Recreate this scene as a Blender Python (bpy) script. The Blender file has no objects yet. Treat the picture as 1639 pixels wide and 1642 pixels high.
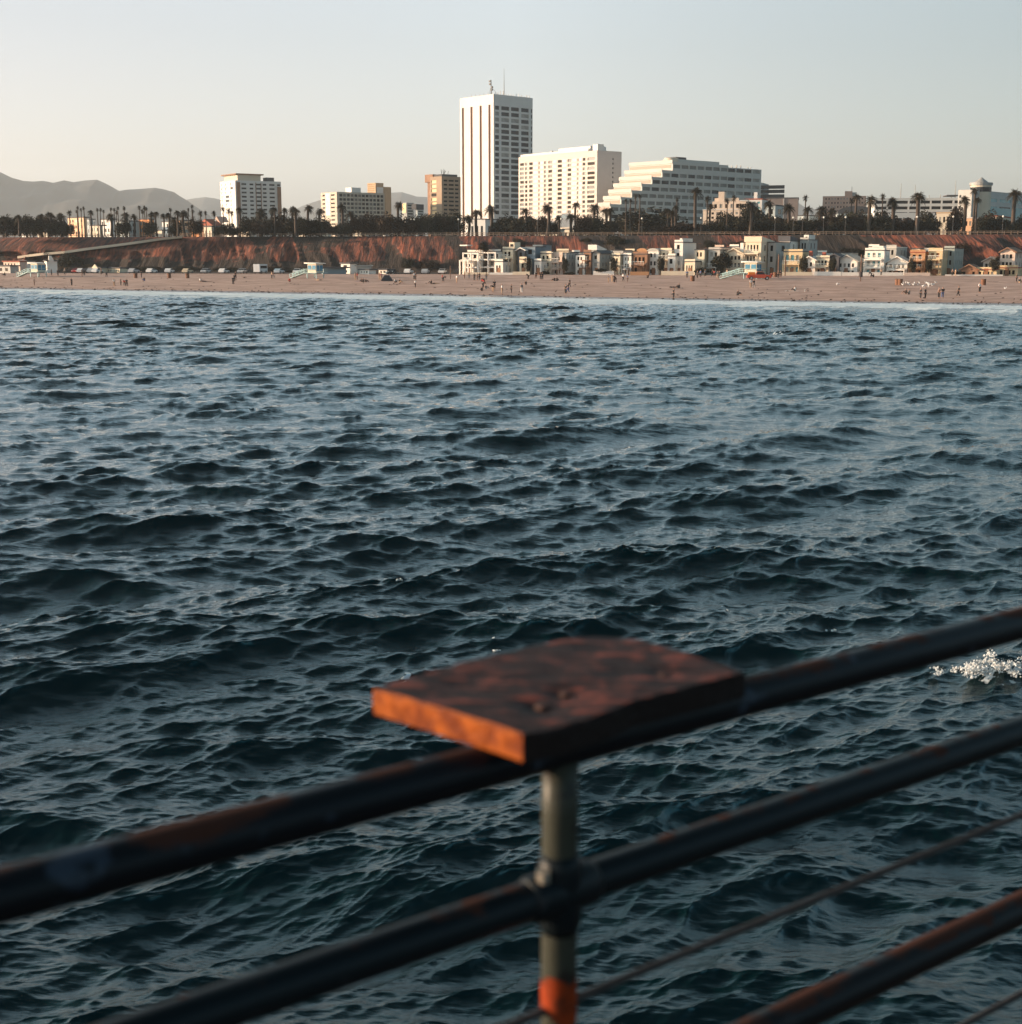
import bpy, bmesh, math, random
import numpy as np
from mathutils import Vector, Matrix

# ---------------------------------------------------------------- camera, world, sun, exposure
random.seed(7)
rng = np.random.default_rng(11)
SC = bpy.context.scene
COL = SC.collection
F = 2200.0            # focal length in photo pixels (1639 wide)
CX, CY = 819.5, 821.0
HZ = 411.0            # horizon row
PIT = math.atan((CY - HZ) / F)
CP, SP = math.cos(PIT), math.sin(PIT)
CAMZ = 7.2
GZ = 13.6             # level of the town on the bluff

cam_d = bpy.data.cameras.new('camera')
cam = bpy.data.objects.new('camera', cam_d); COL.objects.link(cam)
cam.location = (0, 0, CAMZ)
cam.rotation_euler = (math.pi / 2 - PIT, 0, 0)
cam_d.sensor_fit = 'HORIZONTAL'
cam_d.sensor_width = 36.0
cam_d.lens = 36.0 * F / 1639.0
cam_d.clip_start = 0.05
cam_d.clip_end = 40000
cam_d.dof.use_dof = True
cam_d.dof.focus_distance = 120
cam_d.dof.aperture_fstop = 4.0
SC.camera = cam

SUN_EL = math.radians(9.0)
sun_h = Vector((-1.0, 0.06)).normalized()
sun_dir = Vector((sun_h.x * math.cos(SUN_EL), sun_h.y * math.cos(SUN_EL), math.sin(SUN_EL)))
sd = bpy.data.lights.new('sun', 'SUN')
sun = bpy.data.objects.new('sun', sd); COL.objects.link(sun)
sd.energy = 4.5
sd.angle = math.radians(0.6)
sd.color = (1.0, 0.69, 0.45)
sun.rotation_euler = sun_dir.to_track_quat('Z', 'Y').to_euler()

W = bpy.data.worlds.new('World'); SC.world = W
W.use_nodes = True
wn, wl = W.node_tree.nodes, W.node_tree.links
wn.clear()
wo = wn.new('ShaderNodeOutputWorld'); wb = wn.new('ShaderNodeBackground')
sky = wn.new('ShaderNodeTexSky'); sky.sky_type = 'NISHITA'
sky.sun_disc = False
sky.sun_elevation = SUN_EL
sky.sun_rotation = math.atan2(sun_h.x, sun_h.y)
sky.altitude = 0; sky.air_density = 1.0; sky.dust_density = 2.0; sky.ozone_density = 1.3
hsv = wn.new('ShaderNodeHueSaturation'); hsv.inputs['Saturation'].default_value = 0.40
tint = wn.new('ShaderNodeMix'); tint.data_type = 'RGBA'; tint.blend_type = 'MULTIPLY'
tint.inputs[0].default_value = 1.0
tint.inputs[7].default_value = (0.93, 1.0, 1.05, 1)
wl.new(sky.outputs[0], hsv.inputs['Color'])
wl.new(hsv.outputs[0], tint.inputs[6])
# the evening sky is brighter towards the sun side
wtc = wn.new('ShaderNodeTexCoord'); wsx = wn.new('ShaderNodeSeparateXYZ'); wl.new(wtc.outputs['Generated'], wsx.inputs[0])
wxr = wn.new('ShaderNodeMapRange'); wxr.inputs['From Min'].default_value = -1; wxr.inputs['From Max'].default_value = 1; wl.new(wsx.outputs['X'], wxr.inputs['Value'])
wcx = wn.new('ShaderNodeValToRGB'); wl.new(wxr.outputs[0], wcx.inputs[0])
def ramp(rp, stops):
    e = rp.color_ramp.elements
    e[0].position, e[0].color = stops[0][0], (*stops[0][1], 1)
    e[1].position, e[1].color = stops[-1][0], (*stops[-1][1], 1)
    for p_, c_ in stops[1:-1]:
        q_ = e.new(p_); q_.color = (*c_, 1)
ramp(wcx, [(0.0, (.84, .78, .76)), (.32, (.755, .685, .70)), (.5, (.92, .865, .865)), (.68, (.58, .60, .605)), (1.0, (.32, .41, .47))])
wcz = wn.new('ShaderNodeValToRGB'); wl.new(wsx.outputs['Z'], wcz.inputs[0])
ramp(wcz, [(.12, (1, 1, 1)), (.19, (1.0, 1.03, 1.03)), (.28, (1.22, 1.50, 1.52)), (.40, (1.15, 1.58, 1.62)), (.54, (.36, .56, .60)), (.9, (.14, .24, .27))])
wm1 = wn.new('ShaderNodeMix'); wm1.data_type = 'RGBA'; wm1.blend_type = 'MULTIPLY'; wm1.inputs[0].default_value = 1
wm2 = wn.new('ShaderNodeMix'); wm2.data_type = 'RGBA'; wm2.blend_type = 'MULTIPLY'; wm2.inputs[0].default_value = 1
wl.new(tint.outputs[2], wm1.inputs[6]); wl.new(wcx.outputs[0], wm1.inputs[7])
wl.new(wm1.outputs[2], wm2.inputs[6]); wl.new(wcz.outputs[0], wm2.inputs[7])
wl.new(wm2.outputs[2], wb.inputs[0])

wb.inputs[1].default_value = 0.15
wl.new(wb.outputs[0], wo.inputs[0])

SC.view_settings.view_transform = 'Standard'
SC.view_settings.look = 'None'
SC.view_settings.gamma = 1.0
SC.view_settings.exposure = 1.3
SC.view_settings.use_curve_mapping = False
SC.cycles.use_denoising = True
SC.cycles.volume_bounces = 0
SC.cycles.max_bounces = 6

# ---------------------------------------------------------------- helpers
def tanx(px, py=330.0):
    v = (CY - py) / F
    return ((px - CX) / F) / (CP + v * SP)
def zat(py, Y):
    v = (CY - py) / F
    return CAMZ + Y * (v * CP - SP) / (CP + v * SP)
def at(px, py, Y):
    v = (CY - py) / F
    return Vector((((px - CX) / F) / (CP + v * SP) * Y, Y, zat(py, Y)))
def ray(px, py):
    v = (CY - py) / F
    return Vector(((px - CX) / F, CP + v * SP, v * CP - SP))
def on_z(px, py, z):
    d = ray(px, py); t = (z - CAMZ) / d.z
    return Vector((d.x * t, d.y * t, z))

MATS = {}
def mat(name, col, rough=0.8, var=0.0, scale=1.0, metal=0.0, bump=0.0, spec=0.4, col2=None, stretch=(1, 1, 1), detail=5.0, lo=0.35, hi=0.65):
    if name in MATS: return MATS[name]
    m = bpy.data.materials.new(name); m.use_nodes = True
    n, l = m.node_tree.nodes, m.node_tree.links
    b = n['Principled BSDF']
    b.inputs['Roughness'].default_value = rough
    b.inputs['Metallic'].default_value = metal
    b.inputs['Specular IOR Level'].default_value = spec
    if var == 0 and col2 is None and bump == 0:
        b.inputs['Base Color'].default_value = (*col, 1)
    else:
        tc = n.new('ShaderNodeTexCoord'); mp = n.new('ShaderNodeMapping'); mp.inputs['Scale'].default_value = stretch
        ns = n.new('ShaderNodeTexNoise'); ns.inputs['Scale'].default_value = scale; ns.inputs['Detail'].default_value = detail
        l.new(tc.outputs['Object'], mp.inputs[0]); l.new(mp.outputs[0], ns.inputs['Vector'])
        rp = n.new('ShaderNodeValToRGB')
        c2 = col2 if col2 else tuple(c * (1 - var) for c in col)
        rp.color_ramp.elements[0].position = lo; rp.color_ramp.elements[1].position = hi
        rp.color_ramp.elements[0].color = (*c2, 1); rp.color_ramp.elements[1].color = (*col, 1)
        l.new(ns.outputs[0], rp.inputs[0]); l.new(rp.outputs[0], b.inputs['Base Color'])
        if bump:
            bp = n.new('ShaderNodeBump'); bp.inputs['Strength'].default_value = bump; bp.inputs['Distance'].default_value = 0.3 / max(scale, .01)
            l.new(ns.outputs[0], bp.inputs['Height']); l.new(bp.outputs[0], b.inputs['Normal'])
    MATS[name] = m
    return m

def tag(o, label=None, cat=None, group=None, kind=None):
    if label: o['label'] = label
    if cat: o['category'] = cat
    if group: o['group'] = group
    if kind: o['kind'] = kind
    return o
def empty(name, loc, rz=0.0):
    o = bpy.data.objects.new(name, None); COL.objects.link(o)
    o.empty_display_size = 0.5
    o.location = loc; o.rotation_euler = (0, 0, rz)
    return o
def mobj(name, me, parent=None, loc=None):
    o = bpy.data.objects.new(name, me); COL.objects.link(o)
    if parent: o.parent = parent
    if loc is not None: o.location = loc
    return o

class MB:
    def __init__(s): s.v = []; s.f = []
    def add(s, vs, fs):
        k = len(s.v); s.v.extend(vs); s.f.extend([tuple(i + k for i in f) for f in fs]); return s
    def box(s, x0, x1, y0, y1, z0, z1):
        if x0 > x1: x0, x1 = x1, x0
        if y0 > y1: y0, y1 = y1, y0
        if z0 > z1: z0, z1 = z1, z0
        return s.add([(x0,y0,z0),(x1,y0,z0),(x1,y1,z0),(x0,y1,z0),(x0,y0,z1),(x1,y0,z1),(x1,y1,z1),(x0,y1,z1)],
                     [(0,3,2,1),(4,5,6,7),(0,1,5,4),(1,2,6,5),(2,3,7,6),(3,0,4,7)])
    def tube(s, pts, rad, n=8, cap=True):
        pts = [Vector(p) for p in pts]
        rads = rad if isinstance(rad, (list, tuple)) else [rad] * len(pts)
        vs, fs = [], []
        for i, p in enumerate(pts):
            d = (pts[min(i+1, len(pts)-1)] - pts[max(i-1, 0)]).normalized()
            up = Vector((0,0,1)) if abs(d.z) < .9 else Vector((1,0,0))
            a = d.cross(up).normalized(); b = d.cross(a).normalized()
            for k in range(n):
                t = 2*math.pi*k/n
                vs.append(tuple(p + a*math.cos(t)*rads[i] + b*math.sin(t)*rads[i]))
        for i in range(len(pts)-1):
            for k in range(n):
                k2 = (k+1) % n
                fs.append((i*n+k, i*n+k2, (i+1)*n+k2, (i+1)*n+k))
        if cap:
            fs.append(tuple(range(n))[::-1]); fs.append(tuple(range((len(pts)-1)*n, len(pts)*n)))
        return s.add(vs, fs)
    def prism(s, poly, axis, a, b):
        """poly: 2-D outline; axis 'y': poly in x,z extruded a..b along y; 'x': poly in y,z; 'z': poly in x,y"""
        n = len(poly)
        def P(p, t):
            return {'y': (p[0], t, p[1]), 'x': (t, p[0], p[1]), 'z': (p[0], p[1], t)}[axis]
        vs = [P(p, a) for p in poly] + [P(p, b) for p in poly]
        fs = [tuple(range(n)), tuple(range(2*n-1, n-1, -1))]
        fs += [(i, i+n, (i+1) % n + n, (i+1) % n) for i in range(n)]
        return s.add(vs, fs)
    def mesh(s, name, m=None, smooth=False):
        me = bpy.data.meshes.new(name); me.from_pydata(s.v, [], s.f)
        if m: me.materials.append(m)
        me.update()
        bm = bmesh.new(); bm.from_mesh(me); bmesh.ops.recalc_face_normals(bm, faces=bm.faces); bm.to_mesh(me); bm.free()
        if smooth: me.polygons.foreach_set('use_smooth', [True] * len(me.polygons))
        return me
    def build(s, name, m, parent=None, loc=None, smooth=False):
        return mobj(name, s.mesh(name, m, smooth), parent, loc)

def grid_mesh(name, P, nr, nc, m, attrs=None, smooth=True):
    """P: (nr*nc,3) numpy; quads between rows"""
    me = bpy.data.meshes.new(name)
    me.vertices.add(nr * nc); me.vertices.foreach_set('co', P.astype(np.float32).ravel())
    i = np.arange(nr - 1)[:, None] * nc + np.arange(nc - 1)[None, :]
    q = np.stack([i, i + 1, i + nc + 1, i + nc], -1).reshape(-1, 4).astype(np.int32)
    me.loops.add(q.size); me.loops.foreach_set('vertex_index', q.ravel())
    me.polygons.add(len(q)); me.polygons.foreach_set('loop_start', np.arange(0, q.size, 4, dtype=np.int32))
    me.polygons.foreach_set('loop_total', np.full(len(q), 4, np.int32))
    if smooth: me.polygons.foreach_set('use_smooth', np.ones(len(q), bool))
    for k, a in (attrs or {}).items():
        at_ = me.attributes.new(k, 'FLOAT', 'POINT'); at_.data.foreach_set('value', a.astype(np.float32).ravel())
    me.materials.append(m)
    me.update(calc_edges=True)
    return me

# value noise for terrain
_T = rng.random((256, 256))
def vnoise(x, y):
    xi = np.floor(x).astype(int); yi = np.floor(y).astype(int)
    fx = x - xi; fy = y - yi
    fx = fx*fx*(3-2*fx); fy = fy*fy*(3-2*fy)
    a = _T[xi % 256, yi % 256]; b = _T[(xi+1) % 256, yi % 256]; c = _T[xi % 256, (yi+1) % 256]; d = _T[(xi+1) % 256, (yi+1) % 256]
    return (a*(1-fx)+b*fx)*(1-fy) + (c*(1-fx)+d*fx)*fy
def fbm(x, y, o=4):
    s = 0; a = .5
    for k in range(o):
        s = s + a * vnoise(x * 2**k + 17*k, y * 2**k + 31*k); a *= .5
    return s
def sst(a, b, x):
    t = np.clip((x - a) / (b - a), 0, 1); return t*t*(3-2*t)

# shore lines (all functions of world x)
def y_water(x): return 247.4 - 0.557 * x
def y_back(x): return 392.5 - 0.193 * x
def y_rim(x): return y_back(x) + 50
def sand_z(x, y):
    yw = y_water(x); t = (y - yw) / np.maximum(y_back(x) - yw, 20)
    d = (y - yw)
    z = np.where(d < 0, 0.045 * d, 0.03*np.minimum(d, 12) + 0.0)
    return np.where(d < 0, z, np.minimum(z, .36) + 1.84 * sst(0.03, 0.75, t))
def on_sand(px, py):
    d = ray(px, py)
    t = 150.0
    for k in range(4000):
        x, y, z = d.x*t, d.y*t, CAMZ + d.z*t
        if z <= float(sand_z(np.float64(x), np.float64(y))) and y > y_water(x) - 8: break
        t += 0.25
        if y > y_back(x) + 2: break
    x, y = d.x*t, d.y*t
    return Vector((x, y, float(sand_z(np.float64(x), np.float64(y)))))

ORD = ['first','second','third','fourth','fifth','sixth','seventh','eighth','ninth','tenth','eleventh','twelfth','thirteenth','fourteenth','fifteenth','sixteenth','seventeenth','eighteenth','nineteenth','twentieth'] + ['twenty-%s' % q for q in ('first','second','third','fourth','fifth','sixth','seventh','eighth','ninth')] + ['thirtieth'] + ['thirty-%s' % q for q in ('first','second','third','fourth','fifth','sixth','seventh','eighth','ninth')]
PENDING = []     # (object, px, description, zone phrase)
def defer(o, px, desc, zone): PENDING.append((o, px, desc, zone))
def flush_labels():
    g = {}
    for t in PENDING: g.setdefault((t[2], t[3]), []).append(t)
    for (desc, zone), L in g.items():
        L.sort(key=lambda t: t[1])
        for i, t in enumerate(L):
            if len(L) == 1: t[0]['label'] = '%s %s' % (desc, zone)
            else: t[0]['label'] = '%s from left: %s %s' % (ORD[i], desc, zone)
ZTOWN = [(0,110,'in the grove at the far left'),(110,165,'before pale apartments on the left bluff'),(165,222,'above the top of the long ramp'),(222,262,'before the orange lit building'),(262,300,'beside the ramp top'),
         (300,352,'just left of the left high-rise'),(352,388,'before the left high-rise, lit side'),(388,450,'before the left high-rise, shaded side'),(450,512,'between left high-rise and grid office'),
         (512,620,'before the grid facade office'),(620,680,'left of the brown tower'),(680,740,'before the brown tower'),(740,830,'at the foot of the white tower'),(830,900,'before left half of white hotel'),(900,965,'before right half of white hotel'),
         (965,1060,'before the lower terraced building'),(1060,1125,'before the terraced building middle'),(1125,1222,'before the cream terraced villa'),(1222,1285,'before the plain brown block'),(1285,1345,'left of the pink building'),
         (1345,1400,'before the pink building'),(1400,1500,'before the white parking structure'),(1500,1556,'left of the domed turret'),(1556,1700,'below the domed turret at right')]
ZSAND = [(0,150,'on sand near the white gabled club'),(150,300,'on sand below the long ramp'),(300,430,'on sand below the left high-rise'),(430,560,'on sand near the blue left lifeguard hut'),
         (560,660,'on sand right of long grey-blue building'),(660,740,'on sand below the brown tower'),(740,800,'on sand before the white frame house'),(800,880,'on sand before the slate blue house'),(880,960,'on sand before the grey gabled house'),
         (960,1060,'on sand before the dome roof house'),(1060,1130,'on sand before the slim tower house'),(1130,1225,'on sand by the teal ramp hut'),(1225,1345,'on sand right of the red pickup'),(1345,1440,'on sand by the tall barrel pole'),
         (1440,1530,'on sand by the gull flock'),(1530,1700,'on sand at the right edge')]
def zone(px, Z):
    for a, b, s in Z:
        if a <= px < b: return s
    return Z[0][2] if px < Z[0][0] else Z[-1][2]

# ---------------------------------------------------------------- sea
def ocean_tile(L, N, kmin, kmax, kp, alpha, ang, seed, spread=2.0):
    r = np.random.default_rng(seed)
    k1 = np.fft.fftfreq(N, 1.0 / N) * 2 * math.pi / L
    kx, ky = np.meshgrid(k1, k1, indexing='ij')
    k = np.hypot(kx, ky); k[0, 0] = 1
    th = np.arctan2(ky, kx) - ang
    c = np.cos(th - .30); c2 = np.cos(th + .36)
    D = 1.25*np.clip(c, 0, 1) ** spread + .85 * np.clip(c2, 0, 1) ** spread + .02 * np.abs(np.cos(th)) + .004
    S = alpha / 2 * k ** -4.0 * np.exp(-1.25 * (kp / k) ** 2) * D * (2 / math.pi)
    w = ((k >= kmin) & (k < kmax)).astype(float)
    dk = 2 * math.pi / L
    A = np.sqrt(S * w) * dk * (r.standard_normal((N, N)) + 1j * r.standard_normal((N, N)))
    A[0, 0] = 0
    h = np.fft.ifft2(A).real * N * N
    dx = np.fft.ifft2(-1j * kx / k * A).real * N * N
    dy = np.fft.ifft2(-1j * ky / k * A).real * N * N
    return h, dx, dy
def samp(T, L, x, y, rot=0.0):
    N = T[0].shape[0]
    c, s = math.cos(rot), math.sin(rot)
    u = ((c*x + s*y) / L * N); v = ((-s*x + c*y) / L * N)
    ui = np.floor(u).astype(np.int64); vi = np.floor(v).astype(np.int64)
    fu = (u - ui).astype(np.float32); fv = (v - vi).astype(np.float32)
    ui %= N; vi %= N; u2 = (ui+1) % N; v2 = (vi+1) % N
    out = []
    for A in T:
        A = A.astype(np.float32)
        out.append((A[ui, vi]*(1-fu)+A[u2, vi]*fu)*(1-fv) + (A[ui, v2]*(1-fu)+A[u2, v2]*fu)*fv)
    h, dx, dy = out[:3]
    return [h, c*dx - s*dy, s*dx + c*dy] + out[3:]

WD = math.atan2(0.97, -0.25)
CHOP = 1.2
T1 = ocean_tile(211.0, 1024, 0.12, 2*math.pi/1.5, 0.64, 0.046, WD, 3, 18.0)
T2 = ocean_tile(17.0, 512, 2*math.pi/1.5, 2*math.pi/0.09, 0.55, 0.085, WD - 0.10, 5, 14.0)
def jac(T, L, lam):
    N = T[0].shape[0]; d = L / N
    xx = (np.roll(T[1], -1, 0) - np.roll(T[1], 1, 0)) / (2*d) * -lam
    yy = (np.roll(T[2], -1, 1) - np.roll(T[2], 1, 1)) / (2*d) * -lam
    xy = (np.roll(T[1], -1, 1) - np.roll(T[1], 1, 1)) / (2*d) * -lam
    return (1 + xx) * (1 + yy) - xy * xy
# sign of the horizontal push that sharpens crests
T1 = (T1[0], -T1[1], -T1[2]); T2 = (T2[0], -T2[1], -T2[2])
J1 = jac(T1, 211.0, -CHOP)

da = 0.00080
th_in = np.arange(-0.425, 0.425, da)
th_l = -0.425 - np.cumsum(np.linspace(da*1.5, 0.02, 130)); th_r = 0.425 + np.cumsum(np.linspace(da*1.5, 0.02, 130))
TH = np.concatenate([th_l[::-1], th_in, th_r])
rr = [1.5]
while rr[-1] < 1100:
    r_ = rr[-1]
    if r_ < 9: s_ = 0.25
    elif r_ < 345: s_ = min(r_*r_/CAMZ*0.00072, 0.36)
    else: s_ = 0.5 + (r_-345)*0.05
    rr.append(r_ + s_)
RR = np.array(rr)
gx = (RR[:, None] * np.sin(TH)[None, :]).ravel(); gy = (RR[:, None] * np.cos(TH)[None, :]).ravel()
rad = np.repeat(RR, len(TH))
h1, x1, y1, jj = samp((*T1, J1), 211.0, gx, gy, 0.0)
h2, x2, y2 = samp(T2, 17.0, gx + 3.1, gy + 1.7, 0.31)
gust = 0.55 + 0.9 * fbm(gx/14 + 5, gy/30, 3)
mid = fbm(gx/37 + 2, gy/55 + 9, 2)
A1 = 0.72 + 0.55*mid
dsh = y_water(gx) - gy                      # metres seaward of the waterline
dshp = dsh / 1.145
shal = sst(-2, 58, dshp) * 0.85 + 0.15
A1 = A1 * shal; A2 = gust * (0.35 + 0.65*shal)
# low breakers rolling in near the sand
warp = 5*fbm(gx/26, gy/26 + 3, 3) - 2.5
brk = np.zeros_like(gx); fo = np.zeros_like(gx)
for d0, amp, wdt, sd_ in ((9, .22, 1.6, 1), (19, .34, 2.2, 2), (33, .38, 3.0, 3)):
    seg = sst(.40, .62, fbm(gx/30 + 13*sd_, gy/90 + 7*sd_, 2)*1.12)
    e = (dshp + warp*1.4 - d0) / wdt
    brk += amp * seg * np.exp(-e*e)
    fo = np.maximum(fo, seg * np.exp(-((e + .5)*1.0)**2) * (1.0 if d0 < 25 else .55))
px_ = gx + CHOP * (A1*x1 + A2*x2); py_ = gy + CHOP * (A1*y1 + A2*y2); pz_ = A1*h1 + A2*h2 + brk
# foam amount
fnz = fbm(gx*1.3, gy*1.3, 4); fnf = fbm(gx*9, gy*9, 3)
wash = (1 - sst(10, 27, dshp + warp*2.2)) * (.80 + .5*fbm(gx/3, gy/1.2, 3)) 
streak = 1.25*(1 - sst(14, 60, dshp)) * sst(.44, .60, fbm(gx/7, gy/2.2 + dshp/3, 4)*1.06)
foam = np.maximum(wash, np.maximum(fo * 1.15, .62*streak))
foam = np.maximum(foam, sst(0.10, -0.25, jj) * sst(.56, .66, fbm(gx/18+40, gy/18, 2)*1.05) * .8 * (rad < 300))
spots = [(1592,1066,50,34,.8,.22),(1166,945,9,8,.8,.10),(1334,986,9,7,.8,.07),(641,931,7,6,.8,.06),(791,1011,9,7,.55,.05),(649,1057,9,8,.85,.10),
         (1247,530,17,5,.8,.12),(800,884,12,4,.4,.03),(1292,1176,58,24,.42,.03),(1120,1222,40,30,.34,.02),(1440,540,16,3,.35,.04),(1180,521,14,3,.35,.04),(1585,512,26,4,.6,.06),(1190,1120,40,14,.35,.02)]
for sx, sy, ra, rb, st, up in spots:
    c = on_z(sx, sy + rb*.25, 0.25)
    sc_ = c.y / 2230.0
    ex = (gx - c.x) / (ra * sc_)
    ey = (gy - c.y) / (rb * sc_ * max(1.0, min(c.y/CAMZ, 12))*.62)
    g = np.exp(-(ex*ex + ey*ey)*1.1)
    m_ = g > .02
    lump = np.where(m_, fbm(gx*9 + sx, gy*9, 6)*1.02, 0)
    foam = np.where(m_, np.maximum(foam, st * 1.15 * sst(.40, .70, lump) * g**.5), foam)
    pz_ += np.where(m_, up * .5 * g, 0)
P = np.stack([px_, py_, pz_], -1)
SPOTS = []
for sx, sy, ra, rb, st, up in spots:
    if st < .5 or sy < 900: continue
    c = on_z(sx, sy + rb*.3, 0.3); k = int(np.argmin((P[:, 0]-c.x)**2 + (P[:, 1]-c.y)**2)); SPOTS.append((sx, sy, ra, rb, Vector(P[k])))

m = bpy.data.materials.new('sea_water'); m.use_nodes = True; MATS['sea_water'] = m
n, l = m.node_tree.nodes, m.node_tree.links
b = n['Principled BSDF']
b.inputs['IOR'].default_value = 1.52
b.inputs['Specular Tint'].default_value = (.52, .96, 1.0, 1)
b.inputs['Roughness'].default_value = 0.09
geo = n.new('ShaderNodeNewGeometry')
n1 = n.new('ShaderNodeTexNoise'); n1.inputs['Scale'].default_value = 9.0; n1.inputs['Detail'].default_value = 6; n1.inputs['Roughness'].default_value = .6
mp = n.new('ShaderNodeMapping'); mp.inputs['Scale'].default_value = (0.42, 1.5, 1); mp.inputs['Rotation'].default_value = (0, 0, -.2)
l.new(geo.outputs['Position'], mp.inputs[0]); l.new(mp.outputs[0], n1.inputs['Vector'])
bp = n.new('ShaderNodeBump'); bp.inputs['Strength'].default_value = .6; bp.inputs['Distance'].default_value = .022
l.new(n1.outputs[0], bp.inputs['Height'])
n3 = n.new('ShaderNodeTexNoise'); n3.inputs['Scale'].default_value = 1.9; n3.inputs['Detail'].default_value = 4
l.new(mp.outputs[0], n3.inputs['Vector'])
bp2 = n.new('ShaderNodeBump'); bp2.inputs['Strength'].default_value = .6; bp2.inputs['Distance'].default_value = .07
l.new(n3.outputs[0], bp2.inputs['Height']); l.new(bp.outputs[0], bp2.inputs['Normal'])
l.new(bp2.outputs[0], b.inputs['Normal'])
fa = n.new('ShaderNodeAttribute'); fa.attribute_name = 'foam'
n2 = n.new('ShaderNodeTexNoise'); n2.inputs['Scale'].default_value = 3.2; n2.inputs['Detail'].default_value = 9; n2.inputs['Roughness'].default_value = .68
l.new(geo.outputs['Position'], n2.inputs['Vector'])
ad = n.new('ShaderNodeMath'); ad.operation = 'ADD'; l.new(fa.outputs['Fac'], ad.inputs[0]); l.new(n2.outputs[0], ad.inputs[1])
rmp = n.new('ShaderNodeMapRange'); rmp.inputs['From Min'].default_value = .86; rmp.inputs['From Max'].default_value = 1.10; rmp.clamp = True
l.new(ad.outputs[0], rmp.inputs['Value'])
gate = n.new('ShaderNodeMath'); gate.operation = 'MULTIPLY'
g2 = n.new('ShaderNodeMapRange'); g2.inputs['From Min'].default_value = .08; g2.inputs['From Max'].default_value = .25; l.new(fa.outputs['Fac'], g2.inputs['Value'])
l.new(rmp.outputs[0], gate.inputs[0]); l.new(g2.outputs[0], gate.inputs[1])
mx = n.new('ShaderNodeMix'); mx.data_type = 'RGBA'; l.new(gate.outputs[0], mx.inputs[0])
mx.inputs[6].default_value = (0.0003, 0.007, 0.008, 1); mx.inputs[7].default_value = (0.68, 0.73, 0.75, 1)
l.new(mx.outputs[2], b.inputs['Base Color'])
mr = n.new('ShaderNodeMapRange'); mr.inputs['To Min'].default_value = .05; mr.inputs['To Max'].default_value = .8
l.new(gate.outputs[0], mr.inputs['Value']); l.new(mr.outputs[0], b.inputs['Roughness'])
sea = mobj('sea', grid_mesh('sea', P, len(RR), len(TH), m, {'foam': foam}))
tag(sea, 'dark teal choppy sea with small whitecaps and a foamy edge', 'sea', kind='structure')
del P, gx, gy, h1, h2, x1, x2, y1, y2, jj, gust, mid, fnz, fnf, px_, py_, pz_, foam

# ---------------------------------------------------------------- beach, bluff, ground, mountains
def sand_material():
    m = bpy.data.materials.new('beach_sand'); m.use_nodes = True
    n, l = m.node_tree.nodes, m.node_tree.links; b = n['Principled BSDF']
    g = n.new('ShaderNodeNewGeometry')
    a = n.new('ShaderNodeAttribute'); a.attribute_name = 'wet'
    n1 = n.new('ShaderNodeTexNoise'); n1.inputs['Scale'].default_value = .35; n1.inputs['Detail'].default_value = 8; n1.inputs['Roughness'].default_value = .7
    mp = n.new('ShaderNodeMapping'); mp.inputs['Scale'].default_value = (.5, 1, 1); mp.inputs['Rotation'].default_value = (0, 0, .5)
    l.new(g.outputs['Position'], mp.inputs[0]); l.new(mp.outputs[0], n1.inputs['Vector'])
    rp = n.new('ShaderNodeValToRGB'); rp.color_ramp.elements[0].position = .38; rp.color_ramp.elements[1].position = .6
    rp.color_ramp.elements[0].color = (.29, .185, .145, 1); rp.color_ramp.elements[1].color = (.51, .345, .28, 1)
    l.new(n1.outputs[0], rp.inputs[0])
    mx = n.new('ShaderNodeMix'); mx.data_type = 'RGBA'; l.new(a.outputs['Fac'], mx.inputs[0]); l.new(rp.outputs[0], mx.inputs[6]); mx.inputs[7].default_value = (.10, .066, .052, 1)
    l.new(mx.outputs[2], b.inputs['Base Color'])
    mr = n.new('ShaderNodeMapRange'); mr.inputs['To Min'].default_value = .95; mr.inputs['To Max'].default_value = .22; l.new(a.outputs['Fac'], mr.inputs['Value']); l.new(mr.outputs[0], b.inputs['Roughness'])
    n2 = n.new('ShaderNodeTexNoise'); n2.inputs['Scale'].default_value = 2.2; n2.inputs['Detail'].default_value = 6
    l.new(g.outputs['Position'], n2.inputs['Vector'])
    bp = n.new('ShaderNodeBump'); bp.inputs['Distance'].default_value = .25
    inv = n.new('ShaderNodeMath'); inv.operation = 'SUBTRACT'; inv.inputs[0].default_value = 1; l.new(a.outputs['Fac'], inv.inputs[1])
    ml = n.new('ShaderNodeMath'); ml.operation = 'MULTIPLY'; ml.inputs[1].default_value = .6; l.new(inv.outputs[0], ml.inputs[0]); l.new(ml.outputs[0], bp.inputs['Strength'])
    l.new(n2.outputs[0], bp.inputs['Height']); l.new(bp.outputs[0], b.inputs['Normal'])
    b.inputs['Specular IOR Level'].default_value = .3
    return m
xs = np.arange(-900, 520, 2.0)
ts = np.concatenate([np.linspace(-.15, 0.12, 40), np.linspace(.13, 1.0, 90), np.array([1.1, 1.25, 1.4])])
X = np.repeat(xs[None, :], len(ts), 0); yw = y_water(X); yb = np.maximum(y_back(X), yw + 20)
Y = yw + ts[:, None] * (yb - yw)
Z = sand_z(X, Y) + (fbm(X/9, Y/9, 3) - .45) * .25 * sst(.05, .2, (Y-yw)/(yb-yw)) * (1 - sst(.9, 1., ts[:, None]))
d = Y - yw
wet = (1 - sst(2.5, 8.0, d + 4*(fbm(X/15, Y/15, 3)-.5)))
me = grid_mesh('beach', np.stack([X, Y, Z], -1).reshape(-1, 3), len(ts), len(xs), sand_material(), {'wet': wet})
tag(mobj('beach', me), 'broad pinkish sand beach', 'beach', kind='structure')

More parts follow.
